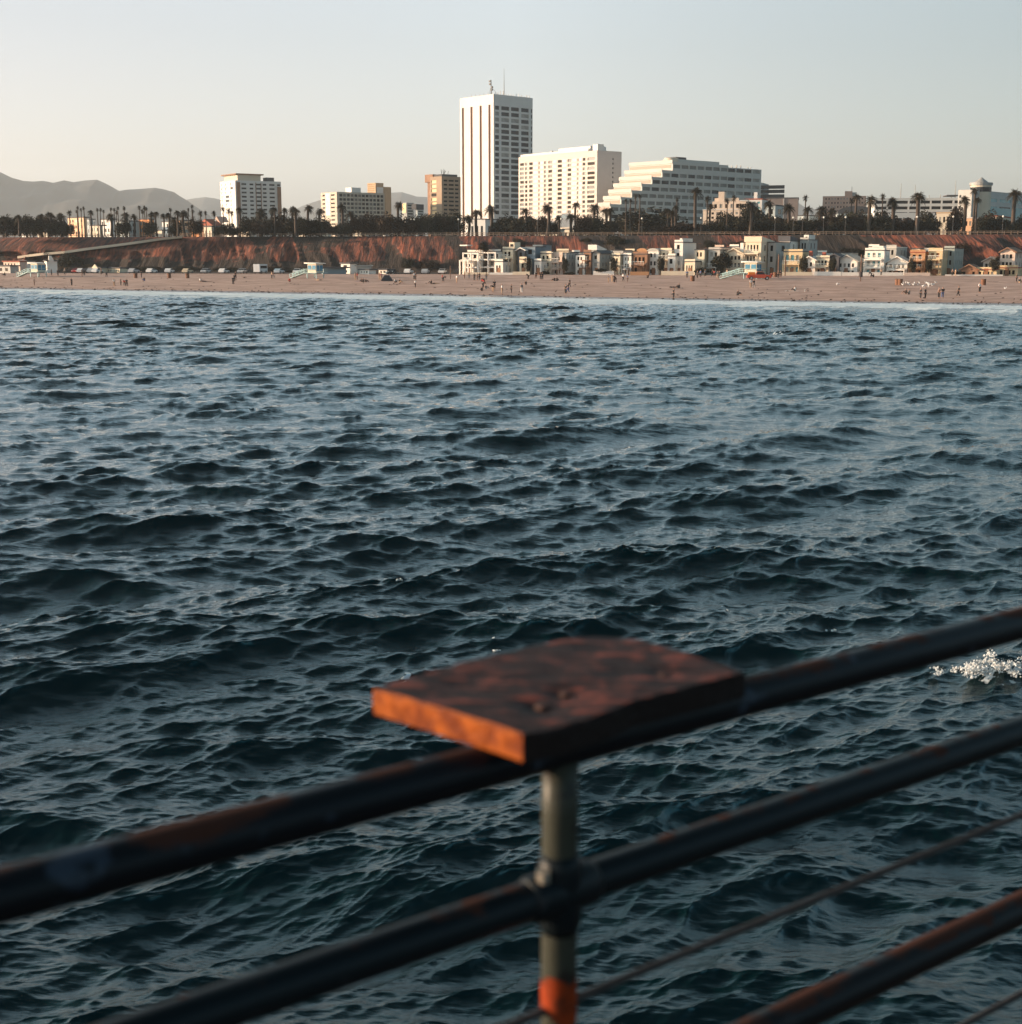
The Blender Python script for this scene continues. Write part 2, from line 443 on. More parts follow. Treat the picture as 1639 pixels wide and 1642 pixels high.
# coast road at the foot of the bluff
asph = mat('asphalt', (.055, .052, .05), .9, .3, .5)
mb = MB()
for i in range(60):
    x0, x1_ = -900 + i*24, -900 + (i+1)*24
    if x0 > 500: break
    for yy0, yy1 in ((6, 22),):
        mb.add([(x0, y_back(x0)+yy0, 2.34), (x1_, y_back(x1_)+yy0, 2.34), (x1_, y_back(x1_)+yy1, 2.34), (x0, y_back(x0)+yy1, 2.34)], [(0,1,2,3)])
tag(mb.build('road', asph), 'grey coast road at the foot of the bluff', 'road', kind='structure')

# bluff
xs = np.arange(-760, 520, .8); nv = 46
X = np.repeat(xs[None, :], nv, 0); V = np.repeat(np.linspace(0, 1, nv)[:, None], len(xs), 1)
wv = X + 7*(V-.5) + 3*fbm(X/12, V*2, 2)
g1 = np.abs(2*vnoise(wv/9.0, V*0.6) - 1); g2_ = np.abs(2*vnoise(wv/3.2 + 50, V*1.2) - 1)
big = vnoise(X/45 + 9, V*.3)
# left part (under and above the ramp) is a smooth graded slope
smooth = 1 - sst(-117, -100, X)
amp = (8.5*g1 + 3.2*g2_) * np.sin(np.pi*np.clip(V, 0, 1))**.6 * (1 - .8*smooth*sst(.45, .6, V))
prof = 30 * (0.62*V**.8 + .38*V**3) 
Yc = y_back(X) + 22 + prof - 4 + amp * .9 + 4*(big-.5)*(1-V)
Zc = 2.1 + (GZ - 2.1) * V ** .93
Zc = Zc + (fbm(X/5, V*5, 3)-.45)*1.0*np.sin(np.pi*V)
Yc[-1] = y_rim(X[-1]); Zc[-1] = GZ - 0.02
def bluff_material():
    m = bpy.data.materials.new('bluff_earth'); m.use_nodes = True
    n, l = m.node_tree.nodes, m.node_tree.links; b = n['Principled BSDF']; b.inputs['Roughness'].default_value = .95
    g = n.new('ShaderNodeNewGeometry'); mp = n.new('ShaderNodeMapping'); mp.inputs['Scale'].default_value = (1.05, .12, .045)
    l.new(g.outputs['Position'], mp.inputs[0])
    n1 = n.new('ShaderNodeTexNoise'); n1.inputs['Scale'].default_value = 1.0; n1.inputs['Detail'].default_value = 7; n1.inputs['Roughness'].default_value = .65
    l.new(mp.outputs[0], n1.inputs['Vector'])
    rp = n.new('ShaderNodeValToRGB'); e = rp.color_ramp.elements
    e[0].position = .36; e[0].color = (.024, .010, .007, 1); e[1].position = .66; e[1].color = (.30, .078, .036, 1)
    q = e.new(.5); q.color = (.105, .031, .018, 1)
    l.new(n1.outputs[0], rp.inputs[0])
    a = n.new('ShaderNodeAttribute'); a.attribute_name = 'veg'
    n2 = n.new('ShaderNodeTexNoise'); n2.inputs['Scale'].default_value = .35; n2.inputs['Detail'].default_value = 7; l.new(g.outputs['Position'], n2.inputs['Vector'])
    ad = n.new('ShaderNodeMath'); ad.operation = 'ADD'; l.new(a.outputs['Fac'], ad.inputs[0]); l.new(n2.outputs[0], ad.inputs[1])
    mr = n.new('ShaderNodeMapRange'); mr.inputs['From Min'].default_value = .95; mr.inputs['From Max'].default_value = 1.08; l.new(ad.outputs[0], mr.inputs['Value'])
    mx = n.new('ShaderNodeMix'); mx.data_type = 'RGBA'; l.new(mr.outputs[0], mx.inputs[0]); l.new(rp.outputs[0], mx.inputs[6]); mx.inputs[7].default_value = (.024, .014, .009, 1)
    l.new(mx.outputs[2], b.inputs['Base Color'])
    bp = n.new('ShaderNodeBump'); bp.inputs['Distance'].default_value = 1.2; bp.inputs['Strength'].default_value = .7; l.new(n1.outputs[0], bp.inputs['Height']); l.new(bp.outputs[0], b.inputs['Normal'])
    return m
veg = .70*(1 - sst(.15, .6, V)) + .30*sst(.5, .66, fbm(X/16+3, V*1.5, 3)*1.08) + .25*sst(60, 90, X)*sst(.42, .6, fbm(X/13+70, V*1.2, 3)*1.05)
veg = veg + .75*sst(.60, .70, vnoise(wv/7.0+20, V*.5))*(.5+.5*V)
veg = np.where(smooth > .5, np.where(V > .5, veg*.45, veg*1.1), veg)
me = grid_mesh('bluff', np.stack([X, Yc, Zc], -1).reshape(-1, 3), nv, len(xs), bluff_material(), {'veg': veg})
tag(mobj('bluff', me), 'eroded reddish brown bluff with gullies behind the beach', 'bluff', kind='structure')
BLX, BLY, BLZ = xs, Yc, Zc
def bluff_y(x, z):
    i = int(np.clip(np.searchsorted(BLX, x), 1, len(BLX)-1)); j = int(np.clip(np.searchsorted(BLZ[:, i], z), 0, nv-1))
    return float(BLY[j, i])

# plateau and far ground
mb = MB(); n_ = 40
vs = []
for i in range(n_+1):
    x = -760 + 1278*i/n_; vs.append((x, y_rim(x), GZ - .02))
for i in range(n_+1):
    x = -5200 + 10400*i/n_; vs.append((x, 9200, GZ - .02))
mb.add(vs, [(i, i+1, n_+2+i, n_+1+i) for i in range(n_)])
tag(mb.build('ground', mat('park_ground', (.10, .085, .055), .95, .5, .08)), 'flat park and town ground on the bluff', 'ground', kind='structure')

def ridge(name, pts, D, depth, lab, col, seed):
    xs_ = [p[0] for p in pts]; ys_ = [p[1] for p in pts]
    pxs = np.arange(xs_[0], xs_[-1]+1, 2.5)
    rows = np.linspace(-1, 1, 31)
    prof_ = np.interp(pxs, xs_, ys_)
    T = np.array([tanx(p) for p in pxs]); Htop = np.array([zat(p, D) for p in prof_]) - 0
    Xr = T[None, :] * (D + rows[:, None]*depth*.0) + 0*rows[:, None]; Yr = D + rows[:, None]*depth + 0*T[None, :]
    Xr = T[None, :] * Yr * .55 + T[None, :] * D * .45
    w = np.clip(1 - np.abs(rows), 0, 1)[:, None] ** .75
    nz = fbm(Xr/(D*.035)+seed, Yr/(D*.035), 5) - .47
    Zr = GZ + (Htop[None, :] - GZ) * w + nz * 170 * (w*(1-w))*2.4 * (Htop[None, :]/350)
    me = grid_mesh(name, np.stack([Xr, Yr, Zr], -1).reshape(-1, 3), len(rows), len(pxs), mat(name, col, .95, .5, .004), {})
    tag(mobj(name, me), lab, 'mountain', kind='structure')
ridge('mountains', [(-500,235),(-250,262),(-120,250),(-40,262),(0,274),(22,285),(40,290),(55,291),(72,290),(88,293),(105,289),(120,292),(140,289),(158,288),(175,296),(192,306),(205,304),(225,303),(250,301),(262,303),(280,308),(290,315),(300,321),(312,330),(335,345),(370,380)], 5200, 900, 'hazy grey mountain ridge beyond the left of town', (.045, .048, .048), 3)
ridge('distant_mountains', [(250,370),(290,330),(300,320),(312,318),(330,316),(345,318),(360,322),(390,332),(440,348),(465,340),(485,330),(500,325),(520,319),(560,312),(600,310),(625,309),(645,308),(655,311),(668,315),(685,316),(740,322),(900,332),(1100,336),(1230,334),(1262,322),(1280,325),(1292,333),(1306,336),(1320,330),(1345,334),(1400,345),(1500,350),(1700,352),(2100,345)], 7600, 1000, 'pale hazy ridge far behind the town', (.06, .066, .066), 9)

# haze
mb = MB().box(-5600, 5600, -80, 9300, -3.0, 560)
hz = mb.build('haze', None)
m = bpy.data.materials.new('haze_air'); m.use_nodes = True; n, l = m.node_tree.nodes, m.node_tree.links
for q in list(n):
    if q.type == 'BSDF_PRINCIPLED': n.remove(q)
pv = n.new('ShaderNodeVolumePrincipled'); pv.inputs['Density'].default_value = 0.00008; pv.inputs['Color'].default_value = (.80, .88, .94, 1); pv.inputs['Anisotropy'].default_value = 0.2
out = [q for q in n if q.type == 'OUTPUT_MATERIAL'][0]; l.new(pv.outputs[0], out.inputs['Volume'])
hz.data.materials.append(m)
tag(hz, 'thin evening haze over the coast', 'haze', kind='stuff')

# spray thrown up by the breaking crests: countless small white blobs
froth = mat('froth', (.58, .60, .60), .9)
ico = bmesh.new(); bmesh.ops.create_icosphere(ico, subdivisions=1, radius=1.0)
IV = np.array([v.co[:] for v in ico.verts]); IF = np.array([[v.index for v in f.verts] for f in ico.faces]); ico.free()
for i_, (sx, sy, ra, rb, c) in enumerate(SPOTS):
    g_ = np.random.default_rng(40+i_); sc_ = c.y/2230; n_ = 2400 if ra > 20 else 100
    W_, H_ = ra*sc_*.9, rb*sc_*.62
    nc_ = 70 if ra > 20 else 5
    ctr = np.stack([g_.normal(size=nc_)*W_*.85, g_.normal(size=nc_)*W_*.3, np.abs(g_.normal(size=nc_))*H_*.45], -1)
    q_ = g_.integers(0, nc_, n_); p_ = ctr[q_] + g_.normal(size=(n_, 3))*np.array([W_*.09, W_*.09, H_*.13])
    p_[:, 2] -= np.abs(p_[:, 0])*.16
    p_[:, 2] = np.maximum(p_[:, 2], -.03)
    s_ = (.004 + .018*g_.random(n_)**4)
    V_ = (p_[:, None, :] + IV[None]*s_[:, None, None]*(.8+.4*g_.random((n_, len(IV), 1)))).reshape(-1, 3)
    F_ = (IF[None] + (np.arange(n_)*len(IV))[:, None, None]).reshape(-1, 3)
    me_ = bpy.data.meshes.new('sea_spray'); me_.from_pydata(V_.tolist(), [], F_.tolist()); me_.materials.append(froth)
    o_ = mobj('sea_spray', me_, None, c); tag(o_, kind='stuff')
# ---------------------------------------------------------------- pier railing (foreground)
RD = Vector((math.sin(math.radians(53.5)), math.cos(math.radians(53.5)), 0))   # direction the rails run
RN = Vector((RD.y, -RD.x, 0))                                                   # towards the pier deck
def rail_pt(px, py_line, z):
    return on_z(px, py_line, z)
ZR = [CAMZ - .690]
pc = on_z(899, 1197, ZR[0])                              # post axis
POST = Vector((pc.x, pc.y, 0))
ZR += [zat(1428, pc.y), zat(1808, pc.y)]           # rail heights
ZW = [zat(1612, pc.y), zat(1996, pc.y)]            # wires

def pipe_material(name, base, chip, chipfac=.62, rustfac=.6, scale=9.0):
    m = bpy.data.materials.new(name); m.use_nodes = True
    n, l = m.node_tree.nodes, m.node_tree.links; b = n['Principled BSDF']
    b.inputs['Roughness'].default_value = .48; b.inputs['Specular IOR Level'].default_value = .15
    tc = n.new('ShaderNodeTexCoord')
    n1 = n.new('ShaderNodeTexNoise'); n1.inputs['Scale'].default_value = scale; n1.inputs['Detail'].default_value = 8; n1.inputs['Roughness'].default_value = .6
    n2 = n.new('ShaderNodeTexNoise'); n2.inputs['Scale'].default_value = scale*1.7; n2.inputs['Detail'].default_value = 8
    mp = n.new('ShaderNodeMapping'); mp.inputs['Location'].default_value = (3.3, 1.1, 7)
    l.new(tc.outputs['Object'], n1.inputs['Vector']); l.new(tc.outputs['Object'], mp.inputs[0]); l.new(mp.outputs[0], n2.inputs['Vector'])
    # rust gathers on the upper side
    g = n.new('ShaderNodeNewGeometry'); sx = n.new('ShaderNodeSeparateXYZ'); l.new(g.outputs['True Normal'], sx.inputs[0])
    up = n.new('ShaderNodeMapRange'); up.inputs['From Min'].default_value = .2; up.inputs['From Max'].default_value = 1.0; up.inputs['To Min'].default_value = -.16; up.inputs['To Max'].default_value = .12
    l.new(sx.outputs['Z'], up.inputs['Value'])
    ad = n.new('ShaderNodeMath'); l.new(n1.outputs[0], ad.inputs[0]); l.new(up.outputs[0], ad.inputs[1])
    r1 = n.new('ShaderNodeMapRange'); r1.inputs['From Min'].default_value = rustfac-.04; r1.inputs['From Max'].default_value = rustfac+.03; l.new(ad.outputs[0], r1.inputs['Value'])
    r2 = n.new('ShaderNodeMapRange'); r2.inputs['From Min'].default_value = chipfac; r2.inputs['From Max'].default_value = chipfac+.05; l.new(n2.outputs[0], r2.inputs['Value'])
    m1 = n.new('ShaderNodeMix'); m1.data_type = 'RGBA'; l.new(r2.outputs[0], m1.inputs[0]); m1.inputs[6].default_value = (*base, 1); m1.inputs[7].default_value = (*chip, 1)
    m2 = n.new('ShaderNodeMix'); m2.data_type = 'RGBA'; l.new(r1.outputs[0], m2.inputs[0]); l.new(m1.outputs[2], m2.inputs[6]); m2.inputs[7].default_value = (.045, .016, .010, 1)
    l.new(m2.outputs[2], b.inputs['Base Color'])
    rr_ = n.new('ShaderNodeMapRange'); rr_.inputs['To Min'].default_value = .42; rr_.inputs['To Max'].default_value = .9; l.new(r1.outputs[0], rr_.inputs['Value']); l.new(rr_.outputs[0], b.inputs['Roughness'])
    bp = n.new('ShaderNodeBump'); bp.inputs['Strength'].default_value = .35; bp.inputs['Distance'].default_value = .004; l.new(n1.outputs[0], bp.inputs['Height']); l.new(bp.outputs[0], b.inputs['Normal'])
    MATS[name] = m
    return m
pm_top = pipe_material('top_rail_paint', (.005, .006, .008), (.026, .036, .052), .60, .62, 7)
pm_mid = pipe_material('rail_paint', (.005, .008, .010), (.015, .017, .02), .66, .68, 11)
pm_low = pipe_material('rusty_rail_paint', (.006, .006, .007), (.02, .016, .016), .66, .58, 9)
pm_post = pipe_material('post_paint', (.036, .037, .028), (.022, .019, .016), .58, .72, 14)
pm_org = mat('orange_paint', (.26, .034, .006), .7, 0, 26, spec=.1, col2=(.05, .016, .008), detail=8)
rl = empty('pier_railing', (POST.x, POST.y, CAMZ - 1.77), 0)
tag(rl, 'dark painted pipe railing with rust patches along the pier', 'railing')
O = Vector((POST.x, POST.y, CAMZ - 1.77))
def rel(v): return Vector(v) - O
def rod(name, z, r, m, off=0.0, n=24, a=-3.2, c=9.0, wob=0.0, parent=rl):
    pts = []
    N = 60 if wob else 24
    for i in range(N+1):
        s = a + (c-a)*i/N
        p = POST + RD*s + RN*off + Vector((0, 0, z + wob*math.sin(s*1.3)))
        pts.append(tuple(rel(p)))
    return MB().tube(pts, r, n).build(name, m, parent, smooth=True)
rod('rail', ZR[0], .031, pm_top)
rod('rail', ZR[1], .0285, pm_mid)
rod('rail', ZR[2], .031, pm_low)
cab = mat('rusty_cable', (.045, .032, .028), .8, .4, 60)
rod('cable', ZW[0], .0065, cab, n=10, wob=.003)
rod('cable', ZW[1], .0065, cab, n=10, wob=.003)
for s in (-2.44, 0, 2.44, 4.88, 7.32):
    p = POST + RD*s
    pts = [tuple(rel((p.x, p.y, z))) for z in np.linspace(CAMZ-1.77, ZR[0]-.02, 14)]
    po = MB().tube(pts, .0265, 24).build('post', pm_post, rl, smooth=True)
    if s == 0:
        zc = on_z(885, 1600, 0); 
        bnd = MB(); nb_ = 64; c0 = rel((p.x, p.y, 0)); ra_ = random.Random(4); zt0, zb0 = zat(1560, p.y), zat(1625, p.y); e1 = e2 = 0
        tops_, bots_ = [], []
        for k_ in range(nb_):
            a__ = 2*math.pi*k_/nb_; tops_.append(zt0 + .006*math.sin(3*a__+1) + ra_.uniform(-.004, .004)); bots_.append(zb0 + .008*math.sin(2*a__) + ra_.uniform(-.006, .006))
        bnd.add([(c0.x+.0272*math.cos(2*math.pi*k_/nb_), c0.y+.0272*math.sin(2*math.pi*k_/nb_), tops_[k_]-O.z) for k_ in range(nb_)] + [(c0.x+.0272*math.cos(2*math.pi*k_/nb_), c0.y+.0272*math.sin(2*math.pi*k_/nb_), bots_[k_]-O.z) for k_ in range(nb_)], [(k_, (k_+1) % nb_, (k_+1) % nb_+nb_, k_+nb_) for k_ in range(nb_)])
        bnd.build('paint_band', pm_org, po, smooth=True)
    for k, zz in enumerate(ZR[1:]):
        fm = pm_mid if k == 0 else pm_low
        t = MB()
        t.tube([tuple(rel((p.x, p.y, zz-.062))), tuple(rel((p.x, p.y, zz-.045))), tuple(rel((p.x, p.y, zz))), tuple(rel((p.x, p.y, zz+.040))), tuple(rel((p.x, p.y, zz+.060)))], [.0275, .0325, .034, .0325, .0275], 24)
        q0, q1 = p - RD*.06, p + RD*.06
        t.tube([tuple(rel((q0.x, q0.y, zz))), tuple(rel((p - RD*.052).to_tuple()[:2] + (zz,))), tuple(rel((p + RD*.052).to_tuple()[:2] + (zz,))), tuple(rel((q1.x, q1.y, zz)))], [.030, .0345, .0345, .030], 24)
        fo_ = t.build('pipe_fitting', fm, rl, smooth=True)
        bl_ = p - RD*.040 + RN*.012
        MB().tube([tuple(rel((bl_.x, bl_.y, zz+.030))), tuple(rel((bl_.x, bl_.y, zz+.046)))], .011, 6).build('bolt', mat('bolt_metal', (.22, .19, .15), .6, .3, 30), fo_)
    MB().tube([tuple(rel((p.x, p.y, CAMZ-1.77))), tuple(rel((p.x, p.y, CAMZ-1.755)))], .07, 20).build('foot_flange', pm_mid, rl)

# bait board on the top rail
zt = ZR[0] + .031 + .040
out_ = [(598,1103),(640,1090),(700,1073),(780,1053),(860,1033),(912,1024),(958,1021),(1000,1023),(1045,1030),(1090,1043),(1140,1060),(1180,1072),(1196,1077),(1150,1090),(1080,1107),(1020,1122),(983,1138),(942,1153),(902,1166),(868,1173),(838,1177),(780,1158),(715,1138),(650,1118)]
poly = [on_z(a_, b_, zt) for a_, b_ in out_]
cen = sum(poly, Vector()) / len(poly); cen.z = zt - .040
bm = bmesh.new()
N = len(poly)
rings = []
for dz, shrink in ((-.040, .996), (-.036, 1.0), (-.004, 1.0), (0.0, .992)):
    rings.append([bm.verts.new((cen + (p - Vector((cen.x, cen.y, zt)))*shrink - cen + Vector((0, 0, .040 + dz)))) for p in poly])
for a_, b_ in zip(rings, rings[1:]):
    for i in range(N): bm.faces.new((a_[i], a_[(i+1) % N], b_[(i+1) % N], b_[i]))
bm.faces.new(rings[0][::-1])
# subdivided top with knife hollows
top = bm.faces.new(rings[-1])
bmesh.ops.triangulate(bm, faces=[top])
tf = [f for f in bm.faces if all(abs(v.co.z - .040) < 1e-4 for v in f.verts)]
for k in range(5):
    es = list({e for f in bm.faces if all(v.co.z > .0395 or v.index < 0 for v in f.verts) for e in f.edges if e.calc_length() > .012})
    es = [e for e in es if e.calc_length() > .012 and all(v.co.z > .0385 for v in e.verts) and not e.is_boundary]
    es = [e for e in es if all(abs(v.co.z-.040) < 1.5e-3 for v in e.verts)]
    if not es: break
    bmesh.ops.subdivide_edges(bm, edges=es, cuts=1, use_grid_fill=False)
    bmesh.ops.triangulate(bm, faces=[f for f in bm.faces if len(f.verts) > 4])
hol = [(on_z(868, 1128, zt) - cen, .034, .010), (on_z(905, 1108, zt) - cen, .028, .008), (on_z(1062, 1078, zt) - cen, .025, .006), (on_z(760, 1098, zt)-cen, .06, .004)]
for v in bm.verts:
    if v.co.z > .0385:
        for c, r_, dp in hol:
            dd = (Vector((v.co.x, v.co.y)) - Vector((c.x, c.y))).length
            v.co.z -= dp * math.exp(-(dd/r_)**2)
        v.co.z += .0012*math.sin(v.co.x*60+v.co.y*20)*math.sin(v.co.y*55)
bmesh.ops.recalc_face_normals(bm, faces=bm.faces)
me = bpy.data.meshes.new('bait_board'); bm.to_mesh(me); bm.free()
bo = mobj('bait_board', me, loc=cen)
def board_material():
    m = bpy.data.materials.new('board_wood'); m.use_nodes = True
    n, l = m.node_tree.nodes, m.node_tree.links; b = n['Principled BSDF']; b.inputs['Roughness'].default_value = .62; b.inputs['Specular IOR Level'].default_value = .12
    tc = n.new('ShaderNodeTexCoord'); mp = n.new('ShaderNodeMapping'); mp.inputs['Rotation'].default_value = (0, 0, -math.radians(36.5)); mp.inputs['Scale'].default_value = (5, 60, 60)
    l.new(tc.outputs['Object'], mp.inputs[0])
    n1 = n.new('ShaderNodeTexNoise'); n1.inputs['Scale'].default_value = 1.0; n1.inputs['Detail'].default_value = 8; l.new(mp.outputs[0], n1.inputs['Vector'])
    n2 = n.new('ShaderNodeTexNoise'); n2.inputs['Scale'].default_value = 22; n2.inputs['Detail'].default_value = 9; n2.inputs['Roughness'].default_value = .7; l.new(tc.outputs['Object'], n2.inputs['Vector'])
    rp = n.new('ShaderNodeValToRGB'); e = rp.color_ramp.elements; e[0].position = .38; e[0].color = (.008, .005, .005, 1); e[1].position = .62; e[1].color = (.17, .045, .030, 1); q = e.new(.54); q.color = (.030, .014, .012, 1)
    mxx = n.new('ShaderNodeMath'); mxx.operation = 'MULTIPLY_ADD'; mxx.inputs[1].default_value = .5; l.new(n1.outputs[0], mxx.inputs[0])
    hh = n.new('ShaderNodeMath'); hh.operation = 'MULTIPLY'; hh.inputs[1].default_value = .55; l.new(n2.outputs[0], hh.inputs[0]); l.new(hh.outputs[0], mxx.inputs[2])
    l.new(mxx.outputs[0], rp.inputs[0])
    # fresh sawn orange end grain on left end; other sides' shade painted near-black
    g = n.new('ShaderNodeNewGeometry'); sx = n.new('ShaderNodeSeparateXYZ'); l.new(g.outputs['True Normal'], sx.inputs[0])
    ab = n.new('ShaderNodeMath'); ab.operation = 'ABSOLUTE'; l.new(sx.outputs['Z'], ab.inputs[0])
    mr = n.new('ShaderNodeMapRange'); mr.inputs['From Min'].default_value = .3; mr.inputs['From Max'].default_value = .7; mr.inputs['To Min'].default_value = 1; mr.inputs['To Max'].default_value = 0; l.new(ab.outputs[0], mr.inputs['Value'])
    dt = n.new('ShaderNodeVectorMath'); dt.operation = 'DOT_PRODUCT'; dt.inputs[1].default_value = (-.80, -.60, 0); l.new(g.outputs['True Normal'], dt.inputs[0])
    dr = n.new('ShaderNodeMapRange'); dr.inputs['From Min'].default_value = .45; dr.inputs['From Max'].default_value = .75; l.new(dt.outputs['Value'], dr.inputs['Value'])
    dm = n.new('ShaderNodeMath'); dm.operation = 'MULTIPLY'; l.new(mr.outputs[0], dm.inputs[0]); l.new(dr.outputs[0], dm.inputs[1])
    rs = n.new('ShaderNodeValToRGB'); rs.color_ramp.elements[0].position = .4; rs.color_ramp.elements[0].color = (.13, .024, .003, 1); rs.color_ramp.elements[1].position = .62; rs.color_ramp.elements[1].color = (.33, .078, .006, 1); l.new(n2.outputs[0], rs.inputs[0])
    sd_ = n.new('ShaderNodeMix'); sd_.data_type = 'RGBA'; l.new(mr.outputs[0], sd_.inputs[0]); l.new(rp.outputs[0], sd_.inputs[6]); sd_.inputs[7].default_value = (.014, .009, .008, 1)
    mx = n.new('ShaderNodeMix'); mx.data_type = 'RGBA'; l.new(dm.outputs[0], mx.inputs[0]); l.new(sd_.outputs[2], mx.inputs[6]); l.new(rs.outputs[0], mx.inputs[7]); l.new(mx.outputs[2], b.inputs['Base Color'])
    bp = n.new('ShaderNodeBump'); bp.inputs['Strength'].default_value = 1.0; bp.inputs['Distance'].default_value = .010; l.new(mxx.outputs[0], bp.inputs['Height']); l.new(bp.outputs[0], b.inputs['Normal'])
    return m
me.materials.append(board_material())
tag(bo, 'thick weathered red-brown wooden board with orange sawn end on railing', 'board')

bolt_b = mat('rusty_bolt', (.06, .02, .012), .7, .5, 40)
for a_, b_, r_ in ((905, 1108, .009), (868, 1127, .012), (1062, 1078, .008), (1100, 1066, .008), (1010, 1100, .007)):
    q = on_z(a_, b_, zt) - cen
    MB().tube([(q.x, q.y, .025), (q.x, q.y, .0385)], [r_, r_*.85], 6).build('bolt', bolt_b, bo)

# pier deck under the photographer
mb = MB()
for i in range(60):
    a_ = -4.0 + i*.225
    p0 = POST + RD*a_ + RN*-.10; p1 = POST + RD*(a_+.215) + RN*-.10; p2 = p1 + RN*3.6; p3 = p0 + RN*3.6
    z0, z1 = CAMZ - 1.83, CAMZ - 1.772
    mb.add([(q.x, q.y, z0) for q in (p0, p1, p2, p3)] + [(q.x, q.y, z1) for q in (p0, p1, p2, p3)], [(0,3,2,1),(4,5,6,7),(0,1,5,4),(1,2,6,5),(2,3,7,6),(3,0,4,7)])
dk = mb.build('pier_deck', mat('deck_wood', (.06, .045, .035), .9, .4, 4))
tag(dk, 'weathered plank deck of the pier', 'deck', kind='structure')
# ---------------------------------------------------------------- buildings of the town
BT = math.radians(48)
white = mat('white_concrete', (.80, .78, .74), .8, .06, .15)
cream = mat('cream_stucco', (.74, .64, .50), .85, .08, .2)
pink = mat('pink_stucco', (.68, .42, .32), .85, .08, .2)
greyc = mat('grey_concrete', (.42, .42, .40), .85, .12, .2)
brownb = mat('brown_brick', (.36, .20, .12), .85, .2, .5)
tanc = mat('tan_concrete', (.60, .42, .26), .85, .1, .3)
dkb = mat('dull_brown_wall', (.24, .19, .17), .85, .12, .3)
darkroof = mat('dark_roofing', (.08, .08, .085), .9, .2, .5)
redtile = mat('red_roof_tile', (.34, .09, .05), .85, .3, 1.5)
glass = mat('window_glass', (.022, .026, .030), .25, .5, .25, spec=.25)
glassb = mat('brown_window_glass', (.013, .009, .007), .5, .4, .25, spec=.05)
curtain = mat('curtained_window', (.28, .27, .24), .35, .4, .3)
teal = mat('teal_glass', (.10, .30, .33), .15, .2, .3)
metal = mat('roof_metal', (.30, .30, .29), .5, .2, 1)
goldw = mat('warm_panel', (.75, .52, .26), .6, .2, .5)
opening = mat('dark_opening', (.03, .03, .032), .9, .3, .4)

slotm = mat('slot_brown', (.10, .05, .03), .8, spec=.05)
_WC = {}
def win_mesh(w, h, face, m):
    k = (round(w, 1), round(h, 1), face, m.name)
    if k not in _WC:
        w, h = max(k[0], .1), max(k[1], .1)
        b_ = MB()
        if face == 'L': b_.box(-w/2, w/2, -.08, 0, -h/2, h/2)
        else: b_.box(0, .08, -w/2, w/2, -h/2, h/2)
        _WC[k] = b_.mesh('window', m)
    return _WC[k]

class Bld:
    def __init__(s, name, label, cat, xc, Y, b=BT, xl=None, xr=None, zb=GZ, wl=None, wr=None, group=None):
        s.x0 = tanx(xc) * Y; s.y0 = Y; s.b = b; s.zb = zb
        s.dl = (-math.cos(b), math.sin(b)); s.dr = (math.sin(b), math.cos(b))
        s.wl = wl if wl is not None else s.solve(xl, s.dl); s.wr = wr if wr is not None else s.solve(xr, s.dr)
        s.root = empty(name, (s.x0, s.y0, zb), -b)
        tag(s.root, label, cat, group)
        s.wins = []; s.mb = MB(); s.xc = xc
    def solve(s, px, d):
        t = tanx(px); return (t*s.y0 - s.x0) / (d[0] - t*d[1])
    def UL(s, px): return -s.solve(px, s.dl)      # local x on the facade
    def UR(s, px): return s.solve(px, s.dr)       # local y on the right side
    def z(s, py): return zat(py, s.y0) - s.zb
    def box(s, *a): s.mb.box(*a); return s
    def body(s, z1, z0=0, x0=None, x1=0, y0=0, y1=None):
        s.mb.box(-s.wl if x0 is None else x0, x1, y0, s.wr if y1 is None else y1, z0, z1)
    def face(s, F, U0, U1, Z0, Z1, cols, rows, t=.35, m=glass, m2=None, p2=0.0, off=0.0, mb=None):
        """shell of bands and piers in front of the core, panes in the openings"""
        mb = mb or s.mb
        def bx(u0, u1, z0, z1):
            if u1-u0 < .02 or z1-z0 < .02: return
            if F == 'L': mb.box(u0, u1, off-t, off, z0, z1)
            else: mb.box(off, off+t, u0, u1, z0, z1)
        rows = sorted(rows); cols = sorted(cols); z = Z0
        for (a, c) in rows:
            bx(U0, U1, z, a); u = U0
            for (p, q) in cols:
                bx(u, p, a, c); u = q
                mm = m2 if (m2 and random.random() < p2) else m
                s.wins.append(((q-p)*(c-a), F, (p+q)/2, (a+c)/2, q-p, c-a, mm, off))
            bx(u, U1, a, c); z = c
        bx(U0, U1, z, Z1)
    def finish(s, m, cap=100):
        s.wall = s.mb.build('wall', m, s.root)
        W_ = sorted(s.wins, key=lambda w: -w[0])
        for (A, F, u, z, w, h, mm, off) in W_[:cap]:
            mobj('window', win_mesh(w, h, F, mm), s.root, (u, off, z) if F == 'L' else (off, u, z))
        if len(W_) > cap:
            r = MB()
            for (A, F, u, z, w, h, mm, off) in W_[cap:]:
                if F == 'L': r.box(u-w/2, u+w/2, off-.08, off, z-h/2, z+h/2)
                else: r.box(off, off+.08, u-w/2, u+w/2, z-h/2, z+h/2)
            tag(r.build('window', W_[-1][6], s.root), kind='stuff')
        return s.root
    def pieces(s, name, m, mbx):
        for k in range(0, len(mbx.v), 8):
            q = MB().add(mbx.v[k:k+8], [(0,3,2,1),(4,5,6,7),(0,1,5,4),(1,2,6,5),(2,3,7,6),(3,0,4,7)]); q.build(name, m, s.root)
    def part(s, name, m, *boxes, mbx=None):
        r = mbx or MB()
        for b_ in boxes: r.box(*b_)
        return r.build(name, m, s.root)
